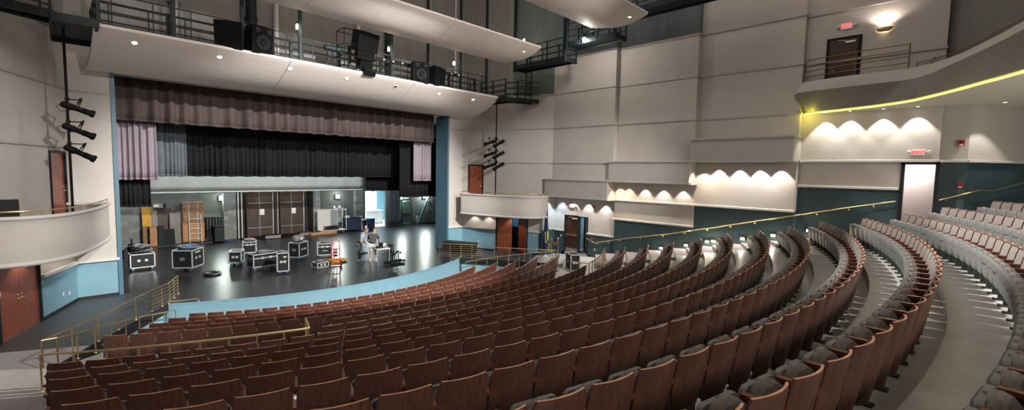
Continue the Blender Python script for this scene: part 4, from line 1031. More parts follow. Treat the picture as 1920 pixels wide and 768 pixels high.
case('small black road case carrying a grey bag behind the long trunk', (-1.72, 5.25), R(-18), .62, .58, .56, lid=.14)
case('long black trunk case with rounded lid stripes and cables on top', (-2.28, 1.05), R(10), 1.18, .60, .58, lid=.18, leg=.17)
case('tall narrow black road case standing right of the long trunk', (-1.93, -.52), R(-16), .46, .50, .82, leg=.14, labels=[(.08, .78, .12, .06, 'f')])
case('black road case with a duffel bag on top at mid stage', (-.18, 2.42), R(38), .78, .58, .74, leg=.15)
case('wide black road case standing behind the red hand truck', (1.10, 2.15), R(-20), .74, .55, .60, leg=.14, lid=.16, labels=[(0, .36, .26, .03, 'f')], caster='steel_grey')
case('small flat black case lying on the floor left of the red hand truck', (-.14, -.27), R(10), .58, .46, .22, leg=.02, latch=2)
case('dark green black road case on the carpet before the curved right railing', (7.82, -9.55, .25), R(-35), .42, .75, .74, leg=.05, group='road cases on the carpet', caster='rubber')
rn = random.Random(11)
def coil(name, lab, c, r0, n, m, turns=5, h=.12, rad=.016, sq=.7, mess=.25, cat='cable', cols=None):
    r = empty(name, c, rn.uniform(0, 3), lab, cat)
    for k in range(n):
        rr = r0*rn.uniform(.55, 1.0); ox, oy = rn.uniform(-.12, .12)*r0*2, rn.uniform(-.12, .12)*r0*2; pts = []
        a0 = rn.uniform(0, 6)
        for q in range(turns*12):
            a = a0+q*PI/6; w = 1+mess*math.sin(a*1.7+k)
            pts.append((ox+rr*w*math.cos(a), oy+rr*w*sq*math.sin(a), rad+h*(k+.5+.5*math.sin(a*.9+k))/(n)))
        MB().tube(pts, rad, 5).build('strand', (cols[k % len(cols)] if cols else m), r)
    return r
coil('cable_tangle', 'tangled black and grey cables heaped on the first road case', (-6.42, 4.25, .78), .36, 9, 'cable_black', 3, .34, .019, .75, .35, cols=['cable_black', 'cable_grey', 'cable_black', 'cable_grey', 'cable_black'])
coil('cable_coil', 'neat coiled cable with blue strands on the tall road case', (-4.86, 3.05, .965), .33, 8, 'cable_black', 3, .16, .018, .9, .08, cols=['cable_black', 'cable_grey', 'cable_blue', 'cable_black', 'cable_grey'])
coil('cable_coil', 'flat black cable coil lying on the stage floor', (-4.30, 1.25, 0), .36, 5, 'cable_black', 4, .07, .018, .85, .12, cols=['cable_black', 'cable_grey'])
coil('cable_coil', 'black cable coil resting on the long trunk', (-2.30, 1.05, .78), .25, 5, 'cable_grey', 3, .07, .014, .8, .15)
coil('cable_coil', 'thin cable laid on the tall narrow road case', (-1.93, -.52, .985), .17, 3, 'cable_grey', 3, .04, .012, .8, .15)
coil('cable_coil', 'cables lying on the wide road case behind the hand truck', (1.10, 2.15, .77), .25, 4, 'cable_grey', 3, .06, .014, .6, .15)
coil('cable_coil', 'small cables on the flat case by the hand truck', (-.14, -.27, .265), .18, 3, 'cable_grey', 3, .05, .012, .8, .2)
coil('cable_coil', 'yellow extension cord coiled on the stage floor behind the red hand truck', (1.05, .55, 0), .48, 9, 'cable_yellow', 5, .08, .018, .8, .15)
r = empty('duffel_bag', (-.18, 2.42, .91), R(36), 'grey duffel bag resting on the mid stage road case', 'bag')
mb = MB(); mb.lathe([(.02, -.32), (.16, -.30), (.19, -.2), (.185, .0), (.19, .2), (.16, .30), (.02, .32)], (0, 0, .19), 16, axis='X'); mb.build('body', 'bag_grey', r)
for x in (-.12, .12): MB().tube([(x, -.2, .16), (x, -.12, .36), (x, 0, .41), (x, .12, .36), (x, .2, .16)], .014, 6).build('handle', 'black_matte', r)
MB().box(-.26, .26, -.012, .012, .372, .384).build('zipper', 'black_gear', r); MB().box(-.1, .12, -.197, -.18, .12, .22).build('patch', 'white_plastic', r)
r = empty('soft_bag', (-1.72, 5.25, .74), R(-18), 'flat grey bag lying on the small road case', 'bag')
MB().ball((0, 0, .09), (.30, .2, .09), 0, 16, 8).build('body', 'bag_grey', r); MB().tube([(-.2, -.1, .12), (0, -.16, .2), (.2, -.1, .12)], .014, 6).build('strap', 'red_paint', r); MB().box(-.42, .44, .04, .08, .0, .02).build('strap', 'steel_grey', r)
# red hand truck
r = empty('hand_truck', (.52, -.52, 0), R(-14), 'red two wheeled hand truck standing on the stage', 'hand truck')
MB().tube([(-.19, 0, .08), (-.19, .02, 1.12), (-.15, .025, 1.24), (-.05, .03, 1.29), (.05, .03, 1.29), (.15, .025, 1.24), (.19, .02, 1.12), (.19, 0, .08)], .022, 8).build('frame', 'red_paint', r)
for z in (.32, .58, .84): MB().tube([(-.19, .01, z), (.19, .01, z)], .017, 8).build('crossbar', 'red_paint', r)
for x in (-.06, .06): MB().tube([(x, .01, .08), (x, .01, .84)], .014, 8).build('upright', 'red_paint', r)
MB().box(-.22, .22, -.22, .0, .02, .035).build('toe_plate', 'red_paint', r)
for sx in (-1, 1):
    w = MB().lathe([(.05, -.035), (.10, -.035), (.125, -.02), (.125, .02), (.10, .035), (.05, .035)], (sx*.27, .10, .125), 18, axis='X').build('wheel', 'rubber', r)
    MB().lathe([(.06, -.04), (.06, .04)], (sx*.27, .10, .125), 12, axis='X').build('hub', 'white_plastic', w)
MB().tube([(-.27, .10, .125), (.27, .10, .125)], .014, 6).build('axle', 'steel_grey', r)
for k, z in enumerate((.66, .80, .5)): MB().lathe([(.03, -.1), (.05, -.06), (.05, .06), (.03, .1)], (0, .06, z), 10, axis='X').build('strap_reel', 'red_paint' if k == 1 else 'black_gear', r)
# office chair, table, stools, dolly
r = empty('office_chair', (1.92, -.52, 0), R(40), 'dark grey office chair beside the man in the light blue shirt', 'chair')
MB().box(-.22, .22, -.22, .22, .42, .49).build('seat', 'black_matte', r, bevel=.03)
b = MB().grid([[(x, .22+.05*(x/.22)**2*-1, z) for z in (.55, .7, .85, .95)] for x in (-.21, -.1, 0, .1, .21)]).build('back', 'shirt_grey', r); b.modifiers.new('t', 'SOLIDIFY').thickness = .05
MB().bar((0, .2, .45), (0, .25, .62), .05, .03).build('bracket', 'black_gear', r)
MB().tube([(0, 0, .12), (0, 0, .42)], .028, 8).build('column', 'steel_grey', r)
for k in range(5):
    a = 2*PI*k/5; MB().bar((0, 0, .12), (.28*math.cos(a), .28*math.sin(a), .08), .045, .035).build('leg', 'steel_grey', r)
    MB().lathe([(.03, -.02), (.03, .02)], (.28*math.cos(a), .28*math.sin(a), .032), 8, axis='Y').build('caster', 'rubber', r)
r = empty('folding_table', (2.66, -1.12, 0), R(-8), 'small white folding table before the two men', 'table')
MB().box(-.36, .36, -.36, .36, .70, .745).build('tabletop', 'white_plastic', r, bevel=.01)
for sx in (-1, 1):
    for sy in (-1, 1): MB().tube([(sx*.32, sy*.31, .70), (sx*.32, sy*.31, 0)], .016, 8).build('leg', 'aluminium', r)
    MB().tube([(sx*.32, -.31, .12), (sx*.32, .31, .12)], .012, 6).build('stretcher', 'aluminium', r)
MB().tube([(-.32, -.3, .55), (0, -.3, .4), (.32, -.3, .55)], .010, 6).build('brace', 'black_gear', r)
r = empty('laptop', (2.72, -1.08, .746), R(-40), 'open dark laptop on the white folding table', 'laptop')
MB().box(-.17, .17, -.12, .12, 0, .018).build('base', 'black_gear', r); MB().hexa([(-.17, .12, .01), (.17, .12, .01), (.17, .13, .01), (-.17, .13, .01), (-.17, .19, .23), (.17, .19, .23), (.17, .20, .23), (-.17, .20, .23)]).build('screen', 'black_gear', r)
r = empty('mixer_bag', (2.52, -1.15, .746), R(20), 'dark rounded case lying on the white folding table', 'case')
MB().ball((0, 0, .06), (.22, .17, .07), 0, 14, 8).build('body', 'black_matte', r); MB().tube([(-.1, -.12, .09), (0, -.15, .13), (.1, -.12, .09)], .01, 6).build('handle', 'black_gear', r)
r = empty('paper_box', (2.90, -1.0, .746), R(-8), 'small white box standing on the table end', 'box')
MB().box(-.08, .08, -.06, .06, 0, .2).build('body', 'white_plastic', r); MB().box(-.085, .085, -.065, .065, .2, .215).build('lid', 'white_plastic', r)
def stool(c, h, lab, rz=0):
    r = empty('bar_stool', (c[0], c[1], 0), rz, lab, 'stool', 'black stools on the stage')
    MB().lathe([(.15, h-.04), (.165, h-.02), (.16, h), (.0, h+.005)], n=18).build('seat', 'black_gear', r)
    for k in range(4):
        a = PI/4+k*PI/2; MB().tube([(.11*math.cos(a), .11*math.sin(a), h-.03), (.20*math.cos(a), .20*math.sin(a), 0)], .017, 6).build('leg', 'black_gear', r)
    for z in (.22, .42):
        q = .11+.09*(1-z/h); MB().tube([(q*math.cos(PI/4+k*PI/2), q*math.sin(PI/4+k*PI/2), z) for k in range(4)], .011, 6, closed=True).build('rung', 'black_gear', r)
stool((3.32, -.95), .82, 'black bar stool right of the white folding table')
r = empty('gear_cart', (3.42, -1.25, 0), R(10), 'low black equipment stand in front of the bar stool', 'stand')
MB().tube([(-.2, 0, 0), (-.2, 0, .5), (.2, 0, .5), (.2, 0, 0)], .016, 6).build('frame', 'black_gear', r); MB().tube([(-.26, -.15, .35), (.3, .1, .45)], .035, 6).build('arm', 'black_gear', r)
for x in (-.2, .2): MB().bar((x, -.2, .02), (x, .2, .02), .03, .03).build('foot', 'black_gear', r)
for x, z in ((-.18, .42), (.05, .48), (.26, .4)): MB().ball((x, -.08, z), .055, 0, 8, 6).build('knob', 'steel_dark', r)
r = empty('low_dolly', (3.05, -1.78, 0), R(12), 'flat black dolly frame lying on the stage floor', 'dolly')
for y in (-.14, .14): MB().box(-.58, .58, y-.035, y+.035, .06, .12).build('beam', 'black_gear', r)
for x in (-.5, -.15, .2, .52): MB().box(x-.04, x+.04, -.2, .2, .05, .10).build('crossbar', 'black_gear', r)
for x in (-.5, .5):
    for y in (-.14, .14): MB().lathe([(.035, -.015), (.035, .015)], (x, y, .036), 10, axis='Y').build('caster', 'steel_grey', r)

# ------------------------------------------------------------------ people
def skin_obj(name, V, E, rad, root, m, parent, lvl=2):
    me = bpy.data.meshes.new(name); me.from_pydata([tuple(v) for v in V], E, []); me.materials.append(M[m]); me.update()
    o = bpy.data.objects.new(name, me); COL.objects.link(o); o.parent = parent
    sk = o.modifiers.new('skin', 'SKIN'); sk.use_smooth_shade = True
    lay = me.skin_vertices[0].data if me.skin_vertices else None
    if lay is None:
        bm = bmesh.new(); bm.from_mesh(me); bm.verts.layers.skin.verify(); bm.to_mesh(me); bm.free(); lay = me.skin_vertices[0].data
    for i, r_ in enumerate(rad):
        lay[i].radius = r_ if isinstance(r_, tuple) else (r_, r_); lay[i].use_root = (i == root)
    sd = o.modifiers.new('sub', 'SUBSURF'); sd.levels = lvl; sd.render_levels = lvl
    return o
def person(lab, loc, rz, J, shirt, legs, hair, shoes, short=False, hands=((0, 0, -1), (0, 0, -1))):
    """J: joint dict in metres, forward = +y, right = +x"""
    root = empty('person', loc, rz, lab, 'person')
    V, E, RD = [], [], []
    idx = {}
    def v(n, p, r_, par=None):
        idx[n] = len(V); V.append(Vector(p)); RD.append(r_)
        if par is not None: E.append((idx[par], idx[n]))
    g = {k: Vector(p) for k, p in J.items()}
    v('pelvis', g['pelvis'], (.155, .115)); v('waist', g['pelvis'].lerp(g['chest'], .45), (.150, .112), 'pelvis'); v('chest', g['chest'], (.165, .12), 'waist')
    v('neck0', g['chest'].lerp(g['neck'], .75), (.085, .075), 'chest'); v('neck', g['neck'], .058, 'neck0')
    hd = g['head']; hv = (g['head']-g['neck']).normalized(); face = Vector(J['face']).normalized()
    v('h1', g['neck'].lerp(hd, .45)+face*.02, (.066, .074), 'neck'); v('h2', hd+face*.005, (.078, .095), 'h1'); v('h3', hd+hv*.085-face*.01, (.066, .080), 'h2')
    v('nose', hd+face*.115-hv*.012, .012, 'h2')
    sidev = hv.cross(face).normalized()
    for s_, n in ((1, 'earA'), (-1, 'earB')): v(n, hd+sidev*s_*.088-hv*.005, .014, 'h2')
    for s_ in 'LR':
        v('sh'+s_, g['sh'+s_], .062, 'chest'); v('el'+s_, g['el'+s_], .044, 'sh'+s_); v('fo'+s_, g['el'+s_].lerp(g['wr'+s_], .35), .042, 'el'+s_); v('wr'+s_, g['wr'+s_], .028, 'fo'+s_)
        d = (g['wr'+s_]-g['el'+s_]).normalized(); hdn = Vector(hands[0 if s_ == 'L' else 1]); hdn = (d*.5+hdn*.5).normalized()
        sx = hdn.cross(Vector((0, 1, 0)) if abs(hdn.y) < .8 else Vector((1, 0, 0))).normalized(); nn = sx.cross(hdn).normalized()
        v('pa'+s_, g['wr'+s_]+hdn*.07, (.036, .018), 'wr'+s_)
        for k, (off, ln) in enumerate(((-.030, .070), (-.010, .082), (.010, .076), (.029, .060))):
            b = V[idx['pa'+s_]]+hdn*.030+sx*off
            v('f%d%s' % (k, s_), b, .010, 'pa'+s_); v('g%d%s' % (k, s_), b+hdn*ln*.55+nn*.006, .009, 'f%d%s' % (k, s_)); v('t%d%s' % (k, s_), b+hdn*ln*.92+nn*.028, .0075, 'g%d%s' % (k, s_))
        tb = V[idx['wr'+s_]]+hdn*.03
        sgn = 1 if s_ == 'L' else -1
        v('th'+s_, tb+sx*.034*sgn+nn*.008, .012, 'wr'+s_); v('ti'+s_, tb+sx*.055*sgn+hdn*.05+nn*.02, .009, 'th'+s_)
    for s_ in 'LR':
        v('hi'+s_, g['hip'+s_], .092, 'pelvis'); v('tm'+s_, g['hip'+s_].lerp(g['kn'+s_], .5), .080, 'hi'+s_); v('kn'+s_, g['kn'+s_], .056, 'tm'+s_)
        v('cf'+s_, g['kn'+s_].lerp(g['an'+s_], .3), .058, 'kn'+s_); v('an'+s_, g['an'+s_], .038, 'cf'+s_); v('to'+s_, g['to'+s_], (.042, .028), 'an'+s_)
    body = skin_obj('body', V, E, RD, 0, 'skin', root)
    # shirt
    def sub(names, edges, grow, rad, m, nm, par):
        ii = {n: i for i, n in enumerate(names)}
        return skin_obj(nm, [V[idx[n]] if isinstance(n, str) else n for n in names], [(ii[a], ii[b]) for a, b in edges], rad, 0, m, par)
    P_ = lambda a, b, t: V[idx[a]].lerp(V[idx[b]], t)
    def cl(nm, pts, edges, rad, m):
        ks = list(pts); ii = {k: i for i, k in enumerate(ks)}
        return skin_obj(nm, [pts[k] for k in ks], [(ii[a], ii[b]) for a, b in edges], [rad[k] for k in ks], 0, m, body_parent)
    body_parent = root
    pts = {'pelvis': V[idx['pelvis']]-Vector((0, 0, .02)), 'waist': V[idx['waist']], 'chest': V[idx['chest']], 'col': P_('chest', 'neck', .70)}
    rad = {'pelvis': (.178, .138), 'waist': (.172, .134), 'chest': (.20, .158), 'col': (.12, .11)}
    ed = [('pelvis', 'waist'), ('waist', 'chest'), ('chest', 'col')]
    for s_ in 'LR':
        pts['sh'+s_] = V[idx['sh'+s_]]; pts['sl'+s_] = P_('sh'+s_, 'el'+s_, .78); rad['sh'+s_] = .092; rad['sl'+s_] = .066
        ed += [('chest', 'sh'+s_), ('sh'+s_, 'sl'+s_)]
    cl('shirt', pts, ed, rad, shirt)
    pts = {'pelvis': V[idx['pelvis']]-Vector((0, 0, .03))}; rad = {'pelvis': (.166, .13)}; ed = []
    for s_ in 'LR':
        pts['hi'+s_] = V[idx['hi'+s_]]; rad['hi'+s_] = .108; ed.append(('pelvis', 'hi'+s_))
        pts['tm'+s_] = V[idx['tm'+s_]]; rad['tm'+s_] = .098; ed.append(('hi'+s_, 'tm'+s_))
        pts['kn'+s_] = V[idx['kn'+s_]]+(Vector((0, 0, .03)) if short else Vector((0, 0, 0))); rad['kn'+s_] = .086 if short else .070; ed.append(('tm'+s_, 'kn'+s_))
        if not short:
            pts['cf'+s_] = V[idx['cf'+s_]]; rad['cf'+s_] = .068; pts['an'+s_] = V[idx['an'+s_]]+Vector((0, 0, .0)); rad['an'+s_] = .056
            ed += [('kn'+s_, 'cf'+s_), ('cf'+s_, 'an'+s_)]
    cl('shorts' if short else 'jeans', pts, ed, rad, legs)
    for s_ in 'LR':
        a, t = V[idx['an'+s_]], V[idx['to'+s_]]; d = (t-a); d.z = 0; d.normalize()
        skin_obj('shoe', [Vector((a.x, a.y, .05))-d*.06, Vector((a.x, a.y, .055))+d*.04, Vector((a.x, a.y, .042))+d*.15, Vector((a.x, a.y, .035))+d*.20], [(0, 1), (1, 2), (2, 3)], [(.042, .046), (.046, .05), (.05, .038), (.038, .03)], 0, shoes, root)
        if short: MB().tube([a+Vector((0, 0, .02)), a+Vector((0, 0, .12))], .052, 10).build('sock', 'shoe_white', root)
    # hair cap, eyes, mouth
    up = hv; side = sidev
    vs = []; fs = []
    for i in range(9):
        for k in range(18):
            t = (i/8)*1.5; a = 2*PI*k/18
            fr = math.cos(a)
            tt = t*(1 if fr < .2 else 1-.45*fr)
            q = up*math.cos(tt)*.128+(face*math.cos(a)*.108+side*math.sin(a)*.092)*math.sin(tt)
            vs.append(hd+up*.02-face*.012+q)
    for i in range(8):
        for k in range(18): fs.append((i*18+k, i*18+(k+1) % 18, (i+1)*18+(k+1) % 18, (i+1)*18+k))
    mb = MB(); mb.add(vs, fs, 0, True); h = mb.build('hair', hair, root, weld=True); h.modifiers.new('t', 'SOLIDIFY').thickness = .012
    for s_ in (-1, 1): MB().ball(tuple(hd+face*.092+side*s_*.032+up*.015), .011, 0, 8, 6).build('eye', 'eye_dark', root)
    MB().ball(tuple(hd+face*.093-up*.05), (.022, .014, .007), 0, 8, 6).build('mouth', 'lip', root)
    MB().tube([V[idx['pelvis']]+Vector((.165*math.cos(a), .125*math.sin(a), .07)) for a in np.linspace(0, 2*PI, 20, endpoint=False)], .018, 6, closed=True).build('belt', 'black_gear', root)
    return root
# man in the light blue shirt: leaning, left hand on chair back, looking down
person('man in light blue shirt and jeans leaning beside an office chair', (1.98, -.10, 0), R(-112),
       dict(pelvis=(0, 0, .94), chest=(.0, .14, 1.30), neck=(.0, .25, 1.47), head=(.0, .35, 1.58), face=(0, .80, -.60),
            shL=(-.20, .16, 1.38), shR=(.20, .16, 1.38), elL=(-.27, .10, 1.10), elR=(.34, .02, 1.12), wrL=(-.22, .28, .92), wrR=(.34, .10, .94),
            hipL=(-.10, 0, .88), hipR=(.10, 0, .88), knL=(-.11, .03, .49), knR=(.12, .05, .49), anL=(-.12, -.03, .08), anR=(.13, .0, .08), toL=(-.14, .12, .03), toR=(.16, .15, .03)),
       'shirt_blue', 'denim', 'hair_grey', 'shoe_white', hands=((0, .5, -.8), (0, .3, -.9)))
person('man in dark polo and white shorts bending over the table, seen from behind', (2.36, -.80, 0), R(-38),
       dict(pelvis=(0, 0, .92), chest=(.0, .15, 1.27), neck=(.01, .25, 1.44), head=(.03, .34, 1.56), face=(.25, .80, -.55),
            shL=(-.21, .16, 1.36), shR=(.21, .16, 1.36), elL=(-.29, .22, 1.08), elR=(.28, .24, 1.08), wrL=(-.20, .40, .90), wrR=(.24, .44, .88),
            hipL=(-.10, 0, .87), hipR=(.10, 0, .87), knL=(-.12, .02, .49), knR=(.12, .03, .49), anL=(-.14, -.02, .08), anR=(.15, -.01, .08), toL=(-.17, .13, .03), toR=(.19, .14, .03)),
       'shirt_grey', 'shorts_white', 'hair_fair', 'shoe_white', short=True, hands=((.2, .6, -.6), (-.1, .7, -.5)))

# ------------------------------------------------------------------ wall things
def exit_sign(p, rz, lab, w=.34, h=.19, heads=True, d=.06):
    r = empty('exit_sign', p, rz, lab, 'sign', 'exit signs')
    MB().box(-w/2, w/2, -d, 0, -h/2, h/2).build('body', 'sign_white', r, bevel=.008)
    text('EXIT', h*.86, r, (0, -d-.004, -.0), (R(90), 0, 0), 'exit_red')
    if heads:
        for sx in (-1, 1):
            MB().lathe([(.03, .02), (.055, -.02), (.055, -.05), (.04, -.055)], (sx*(w/2+.08), -.03, .015), 12, axis='Y').build('lamp_head', 'white_plastic', r)
            MB().box(min(sx*w/2, sx*(w/2+.08)), max(sx*w/2, sx*(w/2+.08)), -.04, -.01, -.02, .02).build('arm', 'white_plastic', r)
    return r
exit_sign((11.74, -18.83, 10.40), R(-90), 'red lit exit sign above the dark rear balcony door')
exit_sign((11.74, -21.10, 5.72), R(-90), 'red lit exit sign above the black framed upper exit')
exit_sign((11.59, -6.62, 2.92), R(-90), 'pale washed out exit sign above the lower right exit door')
def alarm(p, lab, w=.12, h=.15, strobe=True):
    r = empty('fire_alarm', p, R(-90), lab, 'fire alarm', 'fire alarms')
    MB().box(-w/2, w/2, -.06, 0, -h/2, h/2).build('body', 'alarm_red', r, bevel=.006)
    MB().box(-w*.3, w*.3, -.066, -.06, -h*.42, -h*.2).build('label_plate' if not strobe else 'strobe', 'white_plastic', r)
    MB().box(-w*.25, w*.25, -.075, -.06, h*.0, h*.25).build('handle', 'exit_red' if False else 'baseboard_black', r)
alarm((12.11, -22.12, 6.03), 'red alarm strobe on the pale wall under the rear balcony', .17, .2)
alarm((12.12, -22.18, 4.62), 'red pull station on the dark wall above the broken handrail', .13, .15, False)
alarm((11.58, -8.08, 2.95), 'red alarm strobe right of the lower exit sign', .12, .16)
alarm((11.58, -8.04, 1.28), 'small red pull station just under the chair rail by the lower exit', .11, .14, False)
def plate(p, rz, lab, w=.075, h=.12):
    r = empty('wall_plate', p, rz, lab, 'switch', 'wall switch plates')
    MB().box(-w/2, w/2, -.008, 0, -h/2, h/2).build('plate', 'white_plastic', r); MB().box(-.012, .012, -.018, -.008, -.025, .025).build('switch', 'trim_white', r)
angL = math.atan2(SD.y, -SD.x)
def wp(s, q, z, lab):
    p = SP(s, q, .003, z); n = Vector((-s*.9327, -.3609, 0)); plate(p, math.atan2(n.x, -n.y), lab)
wp(-1, 1.02, .50, 'white socket plate on the blue dado left of the stage')
wp(-1, .62, .42, 'second small plate low on the left blue dado')
wp(-1, 2.22, 1.16, 'white switch plate beside the closed left double door')
wp(1, 1.15, .50, 'white socket plate on the blue dado right of the stage')
wp(1, 4.80, 1.15, 'white switch plate right of the ajar double door')
plate((11.585, -8.22, .62), R(-90), 'white socket plate low on the dark wall right of the lower exit')
plate((11.585, -8.30, 1.75), R(-90), 'white switch plate above the chair rail by the lower exit')
plate((11.585, -5.85, 1.15), R(-90), 'pale plate on the dark dado behind the rope stanchions')
r = empty('wall_sconce', (11.74, -19.93, 10.05), R(-90), 'bright half moon uplight sconce on the rear balcony wall', 'lamp')
MB().grid([[(.24*math.cos(a)*k, -.13*math.sin(a)*k-.005, z) for a in np.linspace(0, PI, 14)] for k, z in ((1, .07), (.98, .02), (.8, -.04), (.4, -.07))]).build('bowl', 'brass', r)
MB().grid([[(.25*math.cos(a), -.14*math.sin(a)-.005, z) for a in np.linspace(0, PI, 14)] for z in (.05, .075)]).build('band', 'aluminium', r)
MB().box(-.15, .15, -.07, -.02, .04, .06).build('tube_lamp', 'warm_lamp', r)
lamp('SPOT', (11.62, -19.93, 10.2), 55, (1, .88, .74), .06, (11.75, -19.93, 12.0), 150, .5)
# flag and rope stanchions
r = empty('flag', (10.35, -5.75, .0), 0, 'furled navy flag with white and gold on a pole by the lower exit', 'flag')
MB().lathe([(.14, 0), (.14, .03), (.05, .07), (.025, .16)], n=14).build('base', 'trim_white', r); MB().tube([(0, 0, .1), (0, 0, 2.72)], .016, 8).build('pole', 'brass', r); MB().lathe([(.0, 2.72), (.035, 2.78), (.0, 2.9)], n=8).build('finial', 'brass', r)
def furl(z0, z1, r0, r1, m, nm, ph=0., a0=0, a1=2*PI):
    mb = MB(); mb.grid([[((r0+(r1-r0)*t+.03*math.sin(5*a+ph+2*t))*math.cos(a), (r0+(r1-r0)*t+.03*math.sin(5*a+ph+2*t))*math.sin(a), z0+(z1-z0)*t) for t in np.linspace(0, 1, 7)] for a in np.linspace(a0, a1, 26)]); return mb.build(nm, m, r)
furl(.95, 2.62, .15, .03, 'navy', 'cloth'); furl(.85, 1.45, .13, .10, 'flag_white', 'cloth', 1, 3.0, 4.3); furl(.95, 1.5, .165, .12, 'gold_cloth', 'fringe', 0, 4.3, 5.0); furl(.3, .95, .11, .15, 'navy', 'cloth', 2)
mb = MB(); mb.tube([(-.05, -.16, .85), (.1, -.2, .7), (-.02, -.2, .6), (.08, -.2, .5), (-.12, -.18, .42)], .022, 6); mb.build('tassel_cord', 'gold_cloth', r)
st = []
for x, y, nm in ((10.72, -5.85, 'left'), (11.15, -6.0, 'right')):
    r = empty('rope_stanchion', (x, y, .02), 0, '%s brass rope post beside the furled flag' % nm, 'stanchion', 'rope stanchions')
    MB().lathe([(.15, 0), (.15, .02), (.05, .05)], n=16).build('base', 'brass', r); MB().tube([(0, 0, .04), (0, 0, .95)], .025, 10).build('post', 'brass', r); MB().ball((0, 0, 1.0), .05, 0, 10, 8).build('finial', 'brass', r)
r = empty('velvet_rope', (0, 0, 0), 0, 'red velvet rope hanging between the two brass posts', 'rope')
MB().tube([(10.74+.39*t, -5.86-.13*t, .90-.22*math.sin(PI*t)) for t in np.linspace(0, 1, 9)], .03, 8).build('rope', 'rope_red', r)
for p in ((10.74, -5.86, .9), (11.13, -5.99, .9)): MB().tube([p, (p[0], p[1], p[2]-.06)], .02, 6).build('hook', 'brass', r)
r = empty('stage_bench', (7.55, -1.55, 0), R(-68), 'dark covered bench behind the six bar railing at the right', 'bench')
MB().box(-1.0, 1.0, -.35, .35, .5, .62).build('top', 'black_matte', r, bevel=.02); MB().box(-.95, .95, -.3, .3, .08, .5).build('body', 'black_gear', r)
for x in (-.8, .8): MB().box(x-.05, x+.05, -.3, .3, 0, .08).build('foot', 'rubber', r)
r = empty('balcony_chair', (-9.95, -4.9, 2.9), R(20), 'dark chair back showing over the rim of the left balcony box', 'chair')
MB().box(-.25, .25, -.03, .03, .5, .95).build('back', 'black_matte', r, bevel=.02); MB().box(-.24, .24, -.45, 0, .42, .48).build('seat', 'black_matte', r)
for x in (-.2, .2):
    for y in (-.4, 0): MB().tube([(x, y, 0), (x, y, .45)], .015, 6).build('leg', 'steel_grey', r)
# aisle step lamps along the right wall
for i, (y, z, x) in enumerate(((-12.2, 1.27, 11.28), (-13.4, 1.57, 11.28), (-14.35, 1.86, 11.28), (-14.6, 1.9, 11.28), (-14.85, 1.93, 11.28), (-15.8, 2.16, 11.28), (-16.95, 2.43, 11.28), (-18.1, 2.72, 11.6))):
    r = empty('step_lamp', (x+.02, y, z), R(-90), '%s lit step lamp from the stage along the foot of the right wall' % ['first', 'second', 'third', 'fourth', 'fifth', 'sixth', 'seventh', 'eighth'][i], 'lamp', 'aisle step lamps')
    MB().box(-.09, .09, -.03, 0, -.05, .06).build('housing', 'brass', r); MB().box(-.075, .075, -.036, -.03, -.04, .03).build('lens', 'warm_lamp', r)
    lamp('POINT', (x-.09, y, z-.03), 5.5, (1, .86, .66), .03)

# ------------------------------------------------------------------ recessed wall washers (scallops)
def wash(p, power, col, lab, grp, spot=80, tilt=.03, dirx=1):
    r = empty('wall_washer', p, 0, lab, 'downlight', grp)
    MB().lathe([(.075, .0), (.08, -.012), (.06, -.016), (.055, .0)], n=14).build('trim_ring', 'white_plastic', r)
    MB().lathe([(.053, -.003), (.051, -.008)], n=14).build('lamp', 'white_lamp', r)
    lamp('SPOT', (p[0], p[1], p[2]-.03), power, col, .02, (p[0]+tilt*dirx, p[1], p[2]-1), spot, .35)
ords = ['first', 'second', 'third', 'fourth', 'fifth']
for i, (x, y, col) in enumerate(((10.9, -5.62, (.62, .85, 1)), (11.32, -5.9, (.66, .86, 1)), (11.32, -6.75, (1, .93, .86)), (11.32, -7.75, (1, .95, .9)), (11.32, -8.85, (1, .95, .9)))):
    wash((x, y, 3.445), 95, col, '%s recessed washer from the stage above the lower exit door' % ords[i], 'washers above the lower exit')
for i, (x, y, c) in enumerate(((11.08, -9.85, (1, .74, .48)), (11.08, -10.35, (1, .76, .5)), (11.08, -11.25, (1, .85, .68)), (11.08, -12.2, (1, .93, .84)), (11.08, -13.15, (1, .84, .70)))):
    wash((x, y, 4.395), 95, c, '%s recessed washer from the stage under the middle bulkhead' % ords[i], 'washers under the middle bulkhead')
for i, (x, y, c) in enumerate(((10.95, -14.05, (1, .86, .66)), (11.08, -14.7, (1, .85, .66)), (11.08, -15.55, (1, .93, .86)), (11.08, -16.35, (1, .94, .88)), (11.08, -17.1, (1, .88, .76)))):
    wash((x, y, 5.395), 165, c, '%s recessed washer from the stage under the bulkhead next to the balcony' % ords[i], 'washers under the rear bulkhead')
for i, (x, y) in enumerate(((11.48, -18.4), (11.48, -19.15), (11.48, -20.1), (11.48, -21.0), (11.85, -23.0))):
    wash((x, y, 7.255), 125, (1, .95, .84), '%s recessed washer from the stage in the rear balcony soffit' % ords[i], 'washers in the balcony soffit')
for s in (-1, 1):
    for i, q in enumerate((.9, 1.85, 3.35)):
        p = SP(s, q, .32, 2.275); wash((p.x, p.y, p.z), 22, (1, .90, .78), '%s recessed washer from the stage under the %s balcony box' % (ords[i], 'left' if s < 0 else 'right'), 'washers under the balcony boxes', 100, .12, s)
